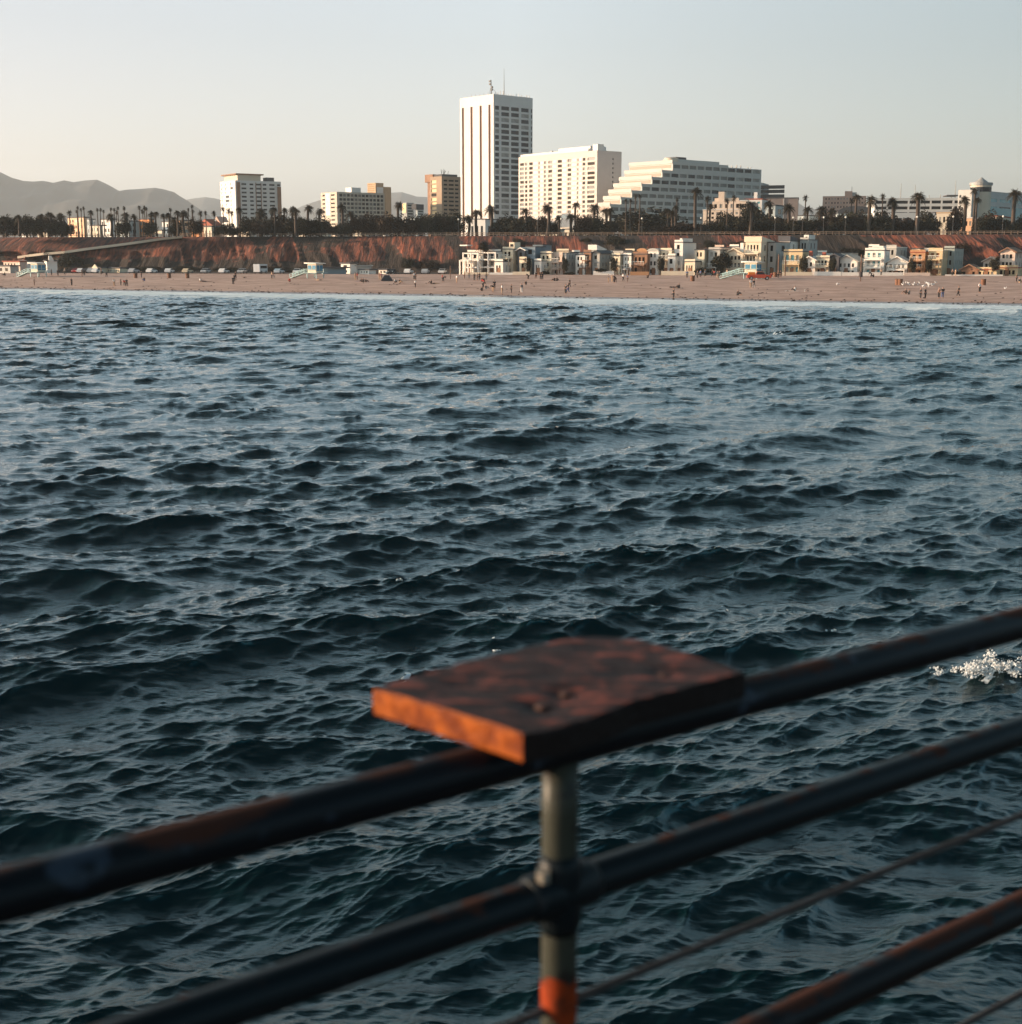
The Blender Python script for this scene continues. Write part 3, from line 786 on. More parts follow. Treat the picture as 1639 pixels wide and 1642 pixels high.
def rows_px(B, y0, y1, n, fill):
    """n window rows between photo rows y0 (top) and y1 (bottom)"""
    za, zb_ = B.z(y0), B.z(y1); s = (za - zb_) / n
    return [(zb_ + i*s + s*(1-fill)/2, zb_ + i*s + s*(1+fill)/2) for i in range(n)]
def colsL(B, L): return sorted([tuple(sorted((B.UL(a), B.UL(c)))) for a, c in L])
def colsR(B, L): return sorted([tuple(sorted((B.UR(a), B.UR(c)))) for a, c in L])
def even(u0, u1, n, fill):
    s = (u1-u0)/n
    return [(u0 + i*s + s*(1-fill)/2, u0 + i*s + s*(1+fill)/2) for i in range(n)]

# 1 white tower
B = Bld('office_tower', 'tallest white tower with four dark vertical slots and rooftop antennas', 'tower', 792, 880, xl=739.5, xr=853)
H = B.z(151); B.body(H - 4)
B.box(-B.wl, .45, -.45, B.wr, H-4, H)
zt_ = B.z(163); 
B.face('L', -B.wl, .45, 0, H-4, colsL(B, [(742.5,745.8),(756,759.5),(770.5,774),(784.5,788)]), [(3, B.z(167))], t=.45, m=slotm)
B.face('R', 0, B.wr, 0, H-4, colsR(B, [(793.5,800),(803.5,816),(819,831.5),(835,847),(850.5,852.5)]), rows_px(B, 167.5, 345, 19, .66), t=.45, m=glass, m2=curtain, p2=.25)
B.finish(white)
B.part('roof', metal, (-B.wl+1, -1, 1, B.wr-1, H+.003, H+.3))
a_ = MB(); a_.tube([(-2, 5, H+.2), (-2, 5, H+17)], [.28, .12], 6)
B.part('antenna', metal, mbx=MB().tube([(4-10, 14, H+.2), (4-10, 14, H+17)], [.30, .10], 6).add([], []))
mm_ = MB(); mm_.tube([(-4, 1.5, H+.2), (-4, 1.5, H+9)], [.35, .2], 6)
for q in ((-4.9, 6.5), (-3.2, 4.5), (-5.0, 8.2), (-3.5, 3.0)): mm_.box(q[0]-.7, q[0]+.7, 1.1, 1.9, q[1]+H-.5, q[1]+H+.6)
mm_.tube([(-4, 1.5, H+5), (-8, 3, H+.2)], .08, 4); mm_.tube([(-4, 1.5, H+5), (-1, 4, H+.2)], .08, 4)
B.part('antenna_mast', mat('dark_metal', (.05, .05, .05), .6), mbx=mm_)
r = MB()
for k in range(14): y_ = 2 + k*(B.wr-4)/13; r.box(-.9, -.6, y_-.15, y_+.15, H+.3, H+.7+random.random()*2.2)
for k in range(7): x_ = -2 - k*(B.wl-4)/7; r.box(x_-.1, x_+.1, .6, .8, H+.3, H+.6+random.random()*1.4)
B.pieces('roof_vent', metal, r)

# 2 white hotel slab
B = Bld('hotel', 'white hotel slab with a grid of dark windows right of the tallest tower', 'hotel', 957, 770, b=math.radians(52), xl=832.5, xr=995)
H = B.z(241); B.body(H - .5)
B.box(-B.wl, .4, -.4, B.wr, H-.5, H)
cl = [(835,841),(843,846.5),(849.5,855),(864.5,866),(873.5,876.5),(880,886),(895,901.5),(911,916.5),(926.5,928),(935,939),(942.5,954)]
B.face('L', -B.wl, .4, 0, H-.5, colsL(B, cl), rows_px(B, 250, 349, 13, .6), t=.4, m=glassb, m2=glass, p2=.4)
# white panels between windows read as lit bays
B.face('R', 0, B.wr, 0, H-.5, colsR(B, [(980.5, 982.5)]), rows_px(B, 250, 345, 13, .42), t=.4, m=glass)
B.finish(mat('warm_white_stucco', (.72, .62, .56), .8, .06, .2))
B.part('roof_parapet', white, (-B.wl*.97, -B.wl*.10, -.55, 1.2, H+.003, H+1.3))
B.part('penthouse', white, (-B.wl*.55, -B.wl*.15, 4, B.wr-2, H+.003, H+3.2), (-4.5, -.3, .6, 5, H+.003, H+3.4))
r = MB()
for k in range(9): y_ = random.uniform(2, B.wr-2); x_ = random.uniform(-B.wl*.9, -2); r.box(x_-.5, x_+.5, y_-.5, y_+.5, H+.01, H+.6+random.random()*2.6)
B.pieces('roof_vent', metal, r)
r = MB()
for (a_, c_) in [(856.5,863.5),(867.5,872.5),(887.5,893.5),(903,909.5),(918,925),(929.5,934)]:
    for (z0, z1) in rows_px(B, 250, 349, 13, .62): r.box(B.UL(a_), B.UL(c_), -.52, -.4, z0, z1)
B.part('balcony_panel', white, mbx=r)
B.part('podium', cream, (B.UL(873), B.UL(950), -16, -.45, 0, B.z(362)-1))

# 3 terraced block: floors step back on the left
B = Bld('terraced_building', 'pale stepped office block with long shaded window bands and lit terrace ends', 'office', 978, 690, xl=960, xr=1165)
corners = [978, 995, 1012, 1028, 1044, 1060, 1076.5]
lefts = [960, 968, 976, 984, 993, 1001, 1008.5]
tops = [327, 316, 305, 294.5, 283.5, 272.5, 259]
zs = []
for k in range(7):
    y0_ = B.UR(corners[k]) if k else 0.0
    xk, yk = B.x0 + B.dr[0]*y0_, B.y0 + B.dr[1]*y0_
    t = tanx(lefts[k]); w = (t*yk - xk) / (B.dl[0] - t*B.dl[1])
    zs.append((y0_, w, zat(tops[k], yk) - GZ))
zq = 0
tw = MB()
wband = mat('grey_window_band', (.16, .155, .14), .3, .3, .3)
for k, (y0_, w, zt_) in enumerate(zs):
    foot = [(0, y0_)]
    for q in range(k, 7):
        foot.append((-zs[q][1], zs[q][0])); foot.append((-zs[q][1], zs[q+1][0] if q < 6 else B.wr))
    foot.append((0, B.wr))
    B.mb.prism(foot, 'z', zq, zt_)
    B.box(-w-.15, .4, y0_-.35, y0_-.01, zt_-1.0, zt_+.8)
    tw.box(-w+.3, -.5, y0_-.07, y0_-.003, zt_-3.1, zt_-1.5)
    n_ = int(round((B.wr - y0_)/6.4)); fh_ = (zt_-zq) if k else 4.0
    rows_ = [(zt_-3.3, zt_-1.5)] if k else [(zt_-3.3, zt_-1.5), (zt_-6.9, zt_-5.1), (zt_-10.5, zt_-8.7)]
    B.face('R', y0_, B.wr, zq, zt_, even(y0_, B.wr, max(n_, 1), .84), rows_, t=.5, m=wband, m2=glass, p2=.25)
    zq = zt_
yE = B.wr
HT = zs[-1][2]
# right wing, slightly turned: narrower end block
yw0, yw1 = B.wr + .01, B.UR(1221)
zR = zs[-1][2] - 1.0
B.box(-30, -1.2, yw0, yw1, 0, zR)
zz = sorted([(z_[2]-3.3, z_[2]-1.5) for z_ in zs] + [(zs[0][2]-6.9, zs[0][2]-5.1)])
B.face('R', yw0, yw1, 0, zR, even(yw0+1, yw1-1, 4, .85), zz, t=.5, m=glass, m2=curtain, p2=.3, off=-1.2)
B.finish(mat('pale_grey_concrete', (.64, .62, .57), .8, .06, .2))
B.part('roof_plant_room', mat('pale_grey_concrete', (.64, .62, .57)), (-10, -2, B.wr*.55, B.wr*.95, HT+.003, HT+1.6))
B.part('vent_housing', darkroof, (-10, -3, B.UR(1090), B.UR(1106), HT+1.61, HT+2.8))
B.part('turret', cream, mbx=MB().tube([(-5, zs[6][0]+5, HT+.003), (-5, zs[6][0]+5, HT+2.2)], [3.6, 3.6], 20))
B.part('terrace_window', mat('terrace_glass', (.20, .12, .08), .5), mbx=tw)
r = MB()
for k in range(12): y_ = random.uniform(B.wr, yw1-2); r.box(-6, -5.6, y_-.2, y_+.2, zR+.003, zR+.6+random.random()*2)
B.pieces('roof_vent', metal, r)

# small striped annex behind and plain brown box
B = Bld('office_annex', 'narrow grey office with three dark window strips beside the terraced block', 'office', 1222, 900, b=math.radians(20), wl=6, xr=1232)
B.b = BT
H = B.z(293); B.body(H)
B.finish(greyc)
r = MB()
for y_ in (300, 307, 314.5): r.box(-6, 14, -.3, -.003, B.z(y_)-1.2, B.z(y_)+1.0)
B.wr = 10; B.part('window', glass, mbx=r)
B = Bld('theatre_block', 'plain windowless brown box building right of the terraced villa', 'building', 1222, 700, b=math.radians(20), wl=3, xr=1280)
B2 = Bld('theatre_block', 'plain windowless brown box building right of the cream villa', 'building', 1280, 690, b=math.radians(12), xl=1229, wr=20)
for o in [B.root]: bpy.data.objects.remove(o)
H = B2.z(318); B2.body(H); B2.finish(dkb)
B2.part('drain_pipe', white, (B2.UL(1257.2), B2.UL(1256.2), -.3, -.003, 0, H))
B2.part('roof', darkroof, (-B2.wl-.2, .2, -.2, 20.2, H+.003, H+.5))

# 4 left high-rise
B = Bld('apartment_tower', 'white left high-rise with bright lit end and shaded front of small windows', 'apartment building', 379, 800, b=math.radians(56), xl=355, xr=451)
H = B.z(289); B.body(H)
B.face('L', -B.wl, .35, 0, H, colsL(B, [(357,361),(363.5,369),(371.5,375.5)]), rows_px(B, 291, 371, 12, .55), t=.35, m=mat('pale_blind', (.72, .66, .55), .5, .1, .3), m2=glass, p2=.12)  # pale blind colour in most panes of the end wall
B.face('R', 0, B.wr, 0, H, colsR(B, [(380.5,385),(388,396),(401,407),(411,419),(422,428),(432.5,441),(445,450)]), rows_px(B, 291.5, 372, 12, .42), t=.35, m=glass, m2=glassb, p2=.3)
B.finish(white)
B.part('balcony_stack', brownb, (.352, .9, B.UR(380.2), B.UR(385.2), 0, H-1), (.352, .75, B.UR(410.3), B.UR(411.2), 0, H-1), (.352, .75, B.UR(418.6), B.UR(419.4), 0, H-1), (.352, 1.0, B.UR(445), B.UR(450.5), 2, H-3))
B.part('penthouse', cream, (-B.wl+2, -.5, 1.5, B.UR(420), H+.003, H+3.2))
B.part('penthouse_roof', brownb, (-B.wl+.5, .3, .2, B.UR(424), H+3.21, H+3.9))
B.part('roof_shed', darkroof, (-6, -1, B.UR(430), B.UR(442), H+.003, H+2.2))

# 5 grid facade office
B = Bld('grid_office', 'low office with lit striped end wall and shaded grid facade', 'office', 541, 720, b=math.radians(52), xl=516, xr=616)
H = B.z(307.5); B.body(H)
B.face('L', -B.wl, .4, 0, H, colsL(B, [(518.5,522.5),(532,538)]), rows_px(B, 309, 369, 9, .36), t=.4, m=glassb)
B.face('R', 0, B.wr, 0, H, even(.8, B.wr-.4, 12, .80), rows_px(B, 309.5, 369, 9, .62), t=.5, m=glass, m2=mat('dull_window', (.14, .12, .10), .4, .3, .3), p2=.5)
B.finish(mat('office_concrete', (.62, .54, .44), .8, .1, .2))
B.part('balcony_panel', white, *[(B.UL(523.5), B.UL(531), -.5, -.401, a_-.6, c_+.6) for a_, c_ in rows_px(B, 309, 345, 5, .45)])
B.part('plant_room', white, (-9, -3, B.UR(569), B.UR(584), H+.003, H+2.6))
B = Bld('slab_tower', 'slim tower with tan striped top rising behind the grid office', 'tower', 603, 790, b=math.radians(50), xl=590.5, xr=627)
H = B.z(293); yS = B.UR(615.5)
B.box(-B.wl, 0, 0, yS, 0, H); B.box(-B.wl, 0, yS, B.wr, 0, B.z(299))
B.face('L', -B.wl, .3, B.z(311), H, [(-B.wl+.3, -.6)], rows_px(B, 294, 310, 5, .3), t=.3, m=brownb)
B.face('R', yS+1, B.wr, 4, B.z(299.5), [(yS+5, B.wr-1)], rows_px(B, 301, 340, 16, .5), t=.3, m=glass)
B.finish(tanc)
B.part('white_panel', white, (.003, .4, .5, yS-.5, B.z(311), B.z(300)))
B = Bld('signal_block', 'small grey block with one bright lit end strip left of brown tower', 'building', 652, 700, xl=645, xr=663)
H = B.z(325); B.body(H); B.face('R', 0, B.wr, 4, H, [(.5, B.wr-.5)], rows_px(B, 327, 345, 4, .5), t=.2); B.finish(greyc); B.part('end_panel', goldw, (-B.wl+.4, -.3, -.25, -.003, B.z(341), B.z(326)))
B = Bld('screened_block', 'small pale block under a dark square rooftop screen left of brown tower', 'building', 669, 690, b=math.radians(35), xl=667, xr=679)
H = B.z(336); B.body(H); B.face('R', 0, B.wr, 3, H, [(.5, B.wr-.5)], rows_px(B, 337, 357, 5, .45), t=.2); B.finish(mat('pale_blue_wall', (.50, .56, .56), .8, .1, .3))
B.part('roof_screen', darkroof, (-2, 1, B.UR(665), B.UR(677), H+.003, B.z(327.5)))

# 6 brown tower
B = Bld('brown_tower', 'brown concrete tower with a separate lift shaft left of the tallest tower', 'tower', 709, 740, b=math.radians(50), xl=691, xr=738)
H = B.z(282.5); B.body(H)
B.face('L', -B.wl, .4, 0, H, colsL(B, [(693,701)]), rows_px(B, 287, 372, 12, .68), t=.4, m=goldw, m2=glassb, p2=.2)
B.face('R', 0, B.wr, 0, H, colsR(B, [(711,717),(719,727.5),(729,735)]), rows_px(B, 286, 372, 13, .42), t=.5, m=glassb)
B.finish(mat('brown_concrete', (.40, .29, .20), .85, .1, .3))
B.part('lift_shaft', brownb, (-B.wl-9.5, -B.wl-4.2, 5, 10, 0, B.z(279)), (-B.wl-4.19, -B.wl-.01, 5.5, 9, 0, B.z(287)))
B.part('shaft_cap', brownb, (-B.wl-10.5, -B.wl-3.4, 4, 11, B.z(290), B.z(277)))
r = MB(); r.box(-B.wl*.8, -1, 1, B.wr-1, H+.003, H+1.2)
for k in range(8): y_ = random.uniform(2, B.wr*.7); r.tube([(-3, y_, H+1), (-3+random.uniform(-1,1), y_+random.uniform(-1,1), H+2.5+random.random()*1.8)], .12, 4)
B.part('rooftop_equipment', darkroof, mbx=r)

# cream villa (stepped) right of the terraced block
B = Bld('stepped_villa', 'cream stepped art deco villa before the right end of the terraced block', 'hotel', 1196, 560, b=math.radians(22), xl=1128, xr=1216)
B.box(-B.wl, 0, 0, B.wr, 0, B.z(336)); B.box(B.UL(1140), 0, 2.5, B.wr, B.z(336), B.z(322)); B.box(B.UL(1141), B.UL(1180), 5, B.wr, B.z(322), B.z(316))
B.box(B.UL(1148), B.UL(1157.5), 4, 8, B.z(322), B.z(306))
B.face('L', -B.wl, 0, 0, B.z(336), even(-B.wl+1, -.5, 8, .5), rows_px(B, 338, 366, 4, .5), t=.25, m=glassb, m2=curtain, p2=.5)
B.face('L', B.UL(1140), 0, B.z(336)+.01, B.z(322), even(B.UL(1141), -.5, 6, .5), rows_px(B, 323, 336, 1, .5), t=.25, m=curtain, m2=glassb, p2=.4, off=2.5)
B.finish(mat('villa_cream', (.76, .62, .50), .85, .08, .2))  # even cream base colour on all the villa walls
B.part('cornice', white, (-B.wl-.3, -.003, -.6, -.26, B.z(336), B.z(335)), (B.UL(1184), .3, 1.8, 2.2, B.z(322), B.z(320.7)))
B = Bld('side_villa', 'white low villa with terracotta edge behind the cream villa', 'house', 1222, 590, b=math.radians(22), xl=1190, xr=1231)
H = B.z(320); B.body(H); B.face('L', -B.wl, 0, 0, H, even(-B.wl+.5, -.5, 4, .6), rows_px(B, 321, 345, 3, .45), t=.2, m=teal); B.finish(white)
B.part('roof_edge', redtile, (-B.wl-.2, .2, -.4, B.wr, H+.003, H+.5)); B.part('chimney', white, (-B.wl*.5, -B.wl*.5+1.5, 3, 4.5, H+.5, H+3.2))

# pink building
B = Bld('pink_block', 'salmon pink flat building with rows of small windows and raised centre', 'building', 1388, 760, b=math.radians(14), xl=1319, wr=16)
H = B.z(314); B.body(H)
B.face('L', -B.wl, .2, 0, H, even(-B.wl+1, -1, 13, .38), rows_px(B, 315, 348, 5, .4), t=.25, m=glassb, m2=curtain, p2=.3)
B.finish(pink); H2 = B.z(306)
B.part('tower_block', pink, (B.UL(1354), B.UL(1366), 1, 8, H+.003, H2)); B.part('side_block', greyc, (B.UL(1366)+.01, B.UL(1373), 1.2, 8, H+.003, B.z(308)))
B.part('antenna', metal, mbx=MB().tube([(B.UL(1365), 3, H2), (B.UL(1365), 3, H2+2.5)], .15, 5))
B = Bld('dome_hall', 'low dark curved roof hall in front of the pink building', 'building', 1394, 620, b=math.radians(10), xl=1344, wr=16)
H = B.z(342); B.body(H)
B.face('L', -B.wl, 0, 0, H, even(-B.wl*.5, -1, 4, .6), [(1, H-1)], t=.2, m=glass); B.finish(mat('pale_blue_wall', (.50, .56, .56)))
B.part('roof', darkroof, mbx=MB().prism([(-B.wl, H+.003), (.3, H+.003), (.3, H+2.4), (-B.wl*.2, H+3.0), (-B.wl*.5, H+3.2), (-B.wl*.8, H+2.6), (-B.wl, H+1.2)], 'y', -.4, 16))

# parking structure
B = Bld('parking_structure', 'long white open parking structure with light masts on its roof', 'parking garage', 1548, 640, b=math.radians(8), xl=1402, wr=30)
H = B.z(317); B.body(H - .5)
L_ = -B.wl
B.face('L', L_, 0, 0, H, [(B.UL(a_), B.UL(c_)) for a_, c_ in [(1404,1421.5),(1424,1455.5),(1458,1473),(1475.5,1491),(1493.5,1508.5),(1511,1527),(1530,1547)]], rows_px(B, 319, 347, 3, .52), t=.9, m=opening)
B.finish(white)
r = MB(); r.box(B.UL(1530), 0, -.5, 10, H+.003, H+1.6)
B.part('roof_canopy', darkroof, (B.UL(1517), B.UL(1536), -1, 10, H+.8, H+1.3))
for q, yt in ((1446.3, 292), (1469.4, 294), (1492.5, 311), (1511, 310), (1528.5, 311), (1534.5, 288)):
    x_ = B.UL(q); MB().tube([(x_, 6, H-.4), (x_, 6, B.z(yt))], [.22, .14], 6).build('light_mast', metal, B.root)
# low white hall below it
B = Bld('white_hall', 'low white hall with broad fascia below the parking structure', 'building', 1500, 560, b=math.radians(8), xl=1415, wr=12)
H = B.z(341); B.body(H); B.face('L', -B.wl, 0, 0, H, even(-B.wl+1, -1, 5, .7), [(2, H-2)], t=.4, m=opening); B.finish(white)
# domed complex
B = Bld('turret_hotel', 'pale hotel with round turret and shallow conical roof at far right', 'hotel', 1558, 600, b=math.radians(40), xl=1536, xr=1660)
H = B.z(304); B.body(H)
B.face('L', -B.wl, 0, 0, H, colsL(B, [(1538,1541)]), rows_px(B, 310, 345, 4, .5), t=.2, m=glass)
B.face('R', 0, B.wr, 0, H, colsR(B, [(1571,1578),(1588,1598),(1602,1620),(1626,1640)]), rows_px(B, 312, 350, 3, .42), t=.2, m=teal, m2=glass, p2=.4)
B.finish(mat('pale_grey_stucco', (.62, .60, .56), .8, .08, .2))
ty = B.UR(1575); 
B.part('glass_band', teal, (.201, .6, B.UR(1586), B.wr-1, B.z(345), B.z(331)))
B.part('turret', cream, mbx=MB().tube([(-1, ty, 0), (-1, ty, H+2.2)], 4.4, 24))
tp = B.part('turret_gallery', glass, mbx=MB().tube([(-1, ty, H-.6), (-1, ty, H+1.4)], 4.46, 24))
B.part('turret_roof', metal, mbx=MB().tube([(-1, ty, H+2.203), (-1, ty, H+3.3), (-1, ty, H+3.301), (-1, ty, H+5.6)], [4.9, 4.9, 3.2, .2], 24))
# red-walled low buildings on the rim at right
def small(xl, xc, xr, Y, yt, m, lab, cat='house', b=.5, nf=2, nc=4, roofm=None, wm=glassb, p2=.35, name='town_house', gable=False, base=None):
    B = Bld(name, lab, cat, xc, Y, b=b, xl=xl, xr=xr)
    H = B.z(yt); B.body(H - (2.2 if gable else 0)); Hb = H - (2.2 if gable else 0)
    B.face('L', -B.wl, .15, 0, Hb, even(-B.wl+.6, -.4, nc, .5), [(Hb*(i+.25)/nf, Hb*(i+.72)/nf) for i in range(nf)], t=.15, m=wm, m2=curtain, p2=p2)
    if B.wr > 4: B.face('R', 0, B.wr, 0, Hb, even(.8, B.wr-.5, max(1, int(B.wr/5)), .45), [(Hb*(i+.25)/nf, Hb*(i+.72)/nf) for i in range(nf)], t=.15, m=glass, m2=curtain, p2=p2)
    B.finish(m)
    rm = roofm or m
    if gable:
        w = B.wl; B.part('roof', rm, mbx=MB().prism([(-w-.5, Hb+.003), (.5, Hb+.003), (-w/2, H+.6)], 'y', -.6, max(B.wr, 5)))
    else: B.part('roof', rm if roofm else darkroof, (-B.wl-.15, .3, -.3, max(B.wr, 3)+.1, Hb+.003, Hb+.45))
    return B
small(1503, 1527, 1540, 490, 342, cream, 'tan two storey lodge behind short palms at right of the park', nf=2, nc=3, roofm=tanc)
small(1533, 1563, 1580, 505, 350, mat('peach_stucco', (.70, .42, .26)), 'peach low lodge with white cornice below the domed turret', nf=2, nc=4, roofm=white)
small(1582, 1600, 1625, 500, 347, cream, 'cream columned pavilion under a red tile roof at right', nf=1, nc=3, roofm=redtile)
small(1440, 1480, 1502, 520, 356, white, 'white low pavilion under trees below the parking structure', nf=1, nc=3)
small(1296, 1316, 1330, 480, 357, tanc, 'tan two level lookout house on the rim left of pink building', nf=2, nc=3, roofm=cream)
small(1280, 1298, 1318, 640, 346, mat('pale_blue_wall', (.50, .56, .56)), 'pale blue low block seen between palms left of pink building', nf=2, nc=3)
small(1228, 1243, 1256, 520, 330, mat('pale_blue_wall', (.5, .56, .56)), 'pale teal walled house between trees by the brown block', nf=3, nc=2)
# white low structure at the tower foot, hotel podium neighbours
small(752, 778, 800, 640, 352, white, 'white low annex with glass front at the foot of the tallest tower', nf=1, nc=3, wm=glass, name='tower_annex')
# small buildings left of town
LS = [(28,44,47,600,357,white,'small white house with pillars in the far left grove',2,3), (58,73,78,560,372,cream,'low cream house on the rim in the far left grove',1,3),
 (108,133,138,620,349,mat('peach_stucco', (.70,.42,.26)),'peach apartment block with balconies left of centre left palms',4,5), (136,142,148,640,352,mat('pale_blue_wall', (.5,.56,.56)),'slim pale blue block beside the peach apartments',3,2),
 (143,158,163,560,362,cream,'cream stepped flats with dark balconies left of the white cube house',2,3), (160,176,184,590,352,white,'white cube house with pink corner on the left bluff',3,3),
 (184,205,221,600,355,mat('pale_blue_wall', (.5,.56,.56)),'long pale grey flats behind palms left of the orange building',3,4), (222,238,246,600,352,mat('orange_stucco', (.62,.24,.08)),'glowing orange apartment house behind palms',3,3),
 (248,258,262,560,370,cream,'tiny cream house right of the orange apartments',1,2),
 (259,271,276,590,356,white,'white narrow flats with lit left wall',3,2), (275,288,306,600,354,mat('peach_stucco', (.7,.42,.26)),'peach house with shaded grey side right of white narrow flats',3,2),
 (306,318,322,580,358,mat('orange_stucco', (.62,.24,.08)),'small rust orange house left of the red tiled house',3,2), (318,340,352,620,353,brownb,'dark brick house with red roof left of left high-rise',2,4),
 (326,338,344,540,364,cream,'low cream house under a domed tree left of the left high-rise',1,3), (344,352,356,700,349,pink,'pink gabled house touching the left high-rise foot',2,2)]
for (xl, xc, xr, Y, yt, m_, lab, nf, nc) in LS:
    small(xl, xc, xr, Y, yt, m_, lab, nf=nf, nc=nc, b=.75, roofm=redtile if 'red roof' in lab else None, gable=('gabled' in lab or 'red roof' in lab))
# sunlit low things between trees on the rim
for (xl, xc, xr, Y, yt, lab) in [(385,398,404,500,371,'low cream kiosk with warm lit front below the left high-rise'), (478,488,492,500,369,'tiny white kiosk between trees right of left high-rise'),
      (512,524,530,500,369,'small white pavilion before the grid office end wall'), (562,586,590,520,368,'long cream cafe pavilion before the grid office'), (620,648,652,520,373,'flat white shelter roof left of the brown tower'),
      (880,893,905,510,369,'low tan shelter before the left half of white hotel'), (903,925,930,530,368,'low cream arcade before the white hotel podium')]:
    small(xl, xc, xr, Y, yt, cream, lab, cat='pavilion', nf=1, nc=3, b=.6, name='pavilion')

# monument
mn = empty('monument', at(618.5, 379, 478) * 1.0, 0); mn.location.z = GZ
tag(mn, 'slim white statue monument on the rim before the grid office', 'monument')
MB().tube([(0,0,0),(0,0,1.2)], [.9,.8], 8).build('pedestal', white, mn); MB().tube([(0,0,1.2),(0,0,2.4),(0,0,3.4),(0,0,3.9)], [.42,.5,.35,.18], 8).build('figure', white, mn)

# ---------------------------------------------------------------- rim fence, ramp
fm = mat('fence_concrete', (.30, .21, .15), .85, .15, 1)
for a_, c_, lab in ((-230, -103, 'pale concrete balustrade along the rim left of the ramp top'), (-103, 30, 'pale concrete balustrade along the rim at centre left'), (30, 200, 'rustic wood rail fence along the rim at right')):
    fo_ = empty('rim_fence', (a_, y_rim(a_)-.6, GZ-.03), math.atan(-.193)); tag(fo_, lab, 'fence', 'fences along the bluff rim')
    Ln = (c_-a_)/math.cos(math.atan(.193)); n_ = min(96, int(Ln/1.9))
    pm_ = MB().box(-.09,.09,-.09,.09,0,.9).mesh('post', fm)
    for k in range(n_+1): mobj('post', pm_, fo_, (Ln*k/n_, 0, 0))
    MB().box(0, Ln, -.06, .06, .903, 1.03).build('rail', fm, fo_); MB().box(.13, Ln-.13, -.05, .05, .45, .62).build('rail', fm, fo_)
# ramp road with parapet cut into the bluff
r, pr = MB(), MB()
pts = [(28,412.5),(48,409.6),(70,407),(104,404.3),(140,399),(180,394),(220,388.6),(255,383.5),(292,379.5)]
W3 = []
for q, y_ in pts:
    Yg = 440.0
    for k in range(8):
        p = at(q, y_+2, Yg); Yg = bluff_y(p.x, p.z) - 3.0
    p = at(q, y_+2, Yg); W3.append(p)
roadv, parv, wallv = [], [], []
for p in W3:
    roadv += [(p.x, p.y, p.z), (p.x+1, p.y+9, p.z)]
    parv += [(p.x, p.y, p.z+.003), (p.x, p.y+.3, p.z+.003), (p.x, p.y+.3, p.z+.75), (p.x, p.y, p.z+.75)]
    wallv += [(p.x, p.y-.01, p.z-.01), (p.x, p.y+1.6, p.z-6)]
n_ = len(W3)
road = MB().add(roadv, [(2*i, 2*i+2, 2*i+3, 2*i+1) for i in range(n_-1)]).build('ramp_road', mat('concrete_road', (.34, .28, .22), .9, .15, .5)); tag(road, 'pale road climbing the left bluff', 'road', kind='structure')
pf = []
for i in range(n_-1):
    for k in range(4): pf.append((4*i+k, 4*i+4+k, 4*i+4+(k+1) % 4, 4*i+(k+1) % 4))
pp = MB().add(parv, pf + [(3,2,1,0), (4*n_-4, 4*n_-3, 4*n_-2, 4*n_-1)]).build('ramp_parapet', mat('parapet_wall', (.78, .62, .46), .85, .1, .5))
tag(pp, 'long sloping sunlit concrete parapet climbing the left bluff', 'wall')

# ---------------------------------------------------------------- trees
def leaf_mat(name, a, b_, sc=.8): return mat(name, a, .75, 0, sc, col2=b_, spec=.2, detail=3)
lf_dark = leaf_mat('dark_foliage', (.040, .036, .020), (.014, .014, .010))
lf_olive = leaf_mat('olive_foliage', (.105, .095, .040), (.045, .040, .018))
lf_brown = leaf_mat('brownish_foliage', (.050, .032, .020), (.018, .013, .010))
bark = mat('bark', (.075, .050, .035), .9, .4, 3)
def crown_mesh(name, seed, n, rx, ry, rz, leaf, m, flat=0.0, clumps=26):
    """leaf-sized faces in uneven clumps filling an ellipsoid shell"""
    g = np.random.default_rng(seed)
    cs = g.normal(size=(clumps, 3)); cs /= np.linalg.norm(cs, axis=1)[:, None]; cs *= (g.random((clumps, 1))**.45)*.78
    cs[:, 2] = np.abs(cs[:, 2]) * (1-flat) - .12*(1-flat) 
    cr = .20 + .22*g.random(clumps)
    idx = g.integers(0, clumps, n)
    d = g.normal(size=(n, 3)); d /= np.linalg.norm(d, axis=1)[:, None]
    p = (cs[idx] + d*cr[idx][:, None]*(g.random((n, 1))**.35)) * np.array([rx, ry, rz])
    t = g.normal(size=(n, 3)); t /= np.linalg.norm(t, axis=1)[:, None]
    u = np.cross(t, d); u /= np.linalg.norm(u, axis=1)[:, None]+1e-9; v = np.cross(t, u)
    s = leaf * (.5 + g.random((n, 1)))
    V = np.stack([p-u*s, p+v*s*.6, p+u*s, p-v*s*.6], 1).reshape(-1, 3)
    me = bpy.data.meshes.new(name); me.vertices.add(len(V)); me.vertices.foreach_set('co', V.astype(np.float32).ravel())
    me.loops.add(len(V)); me.loops.foreach_set('vertex_index', np.arange(len(V), dtype=np.int32))
    me.polygons.add(n); me.polygons.foreach_set('loop_start', np.arange(0, 4*n, 4, dtype=np.int32)); me.polygons.foreach_set('loop_total', np.full(n, 4, np.int32))
    me.materials.append(m); me.update(calc_edges=True)
    return me
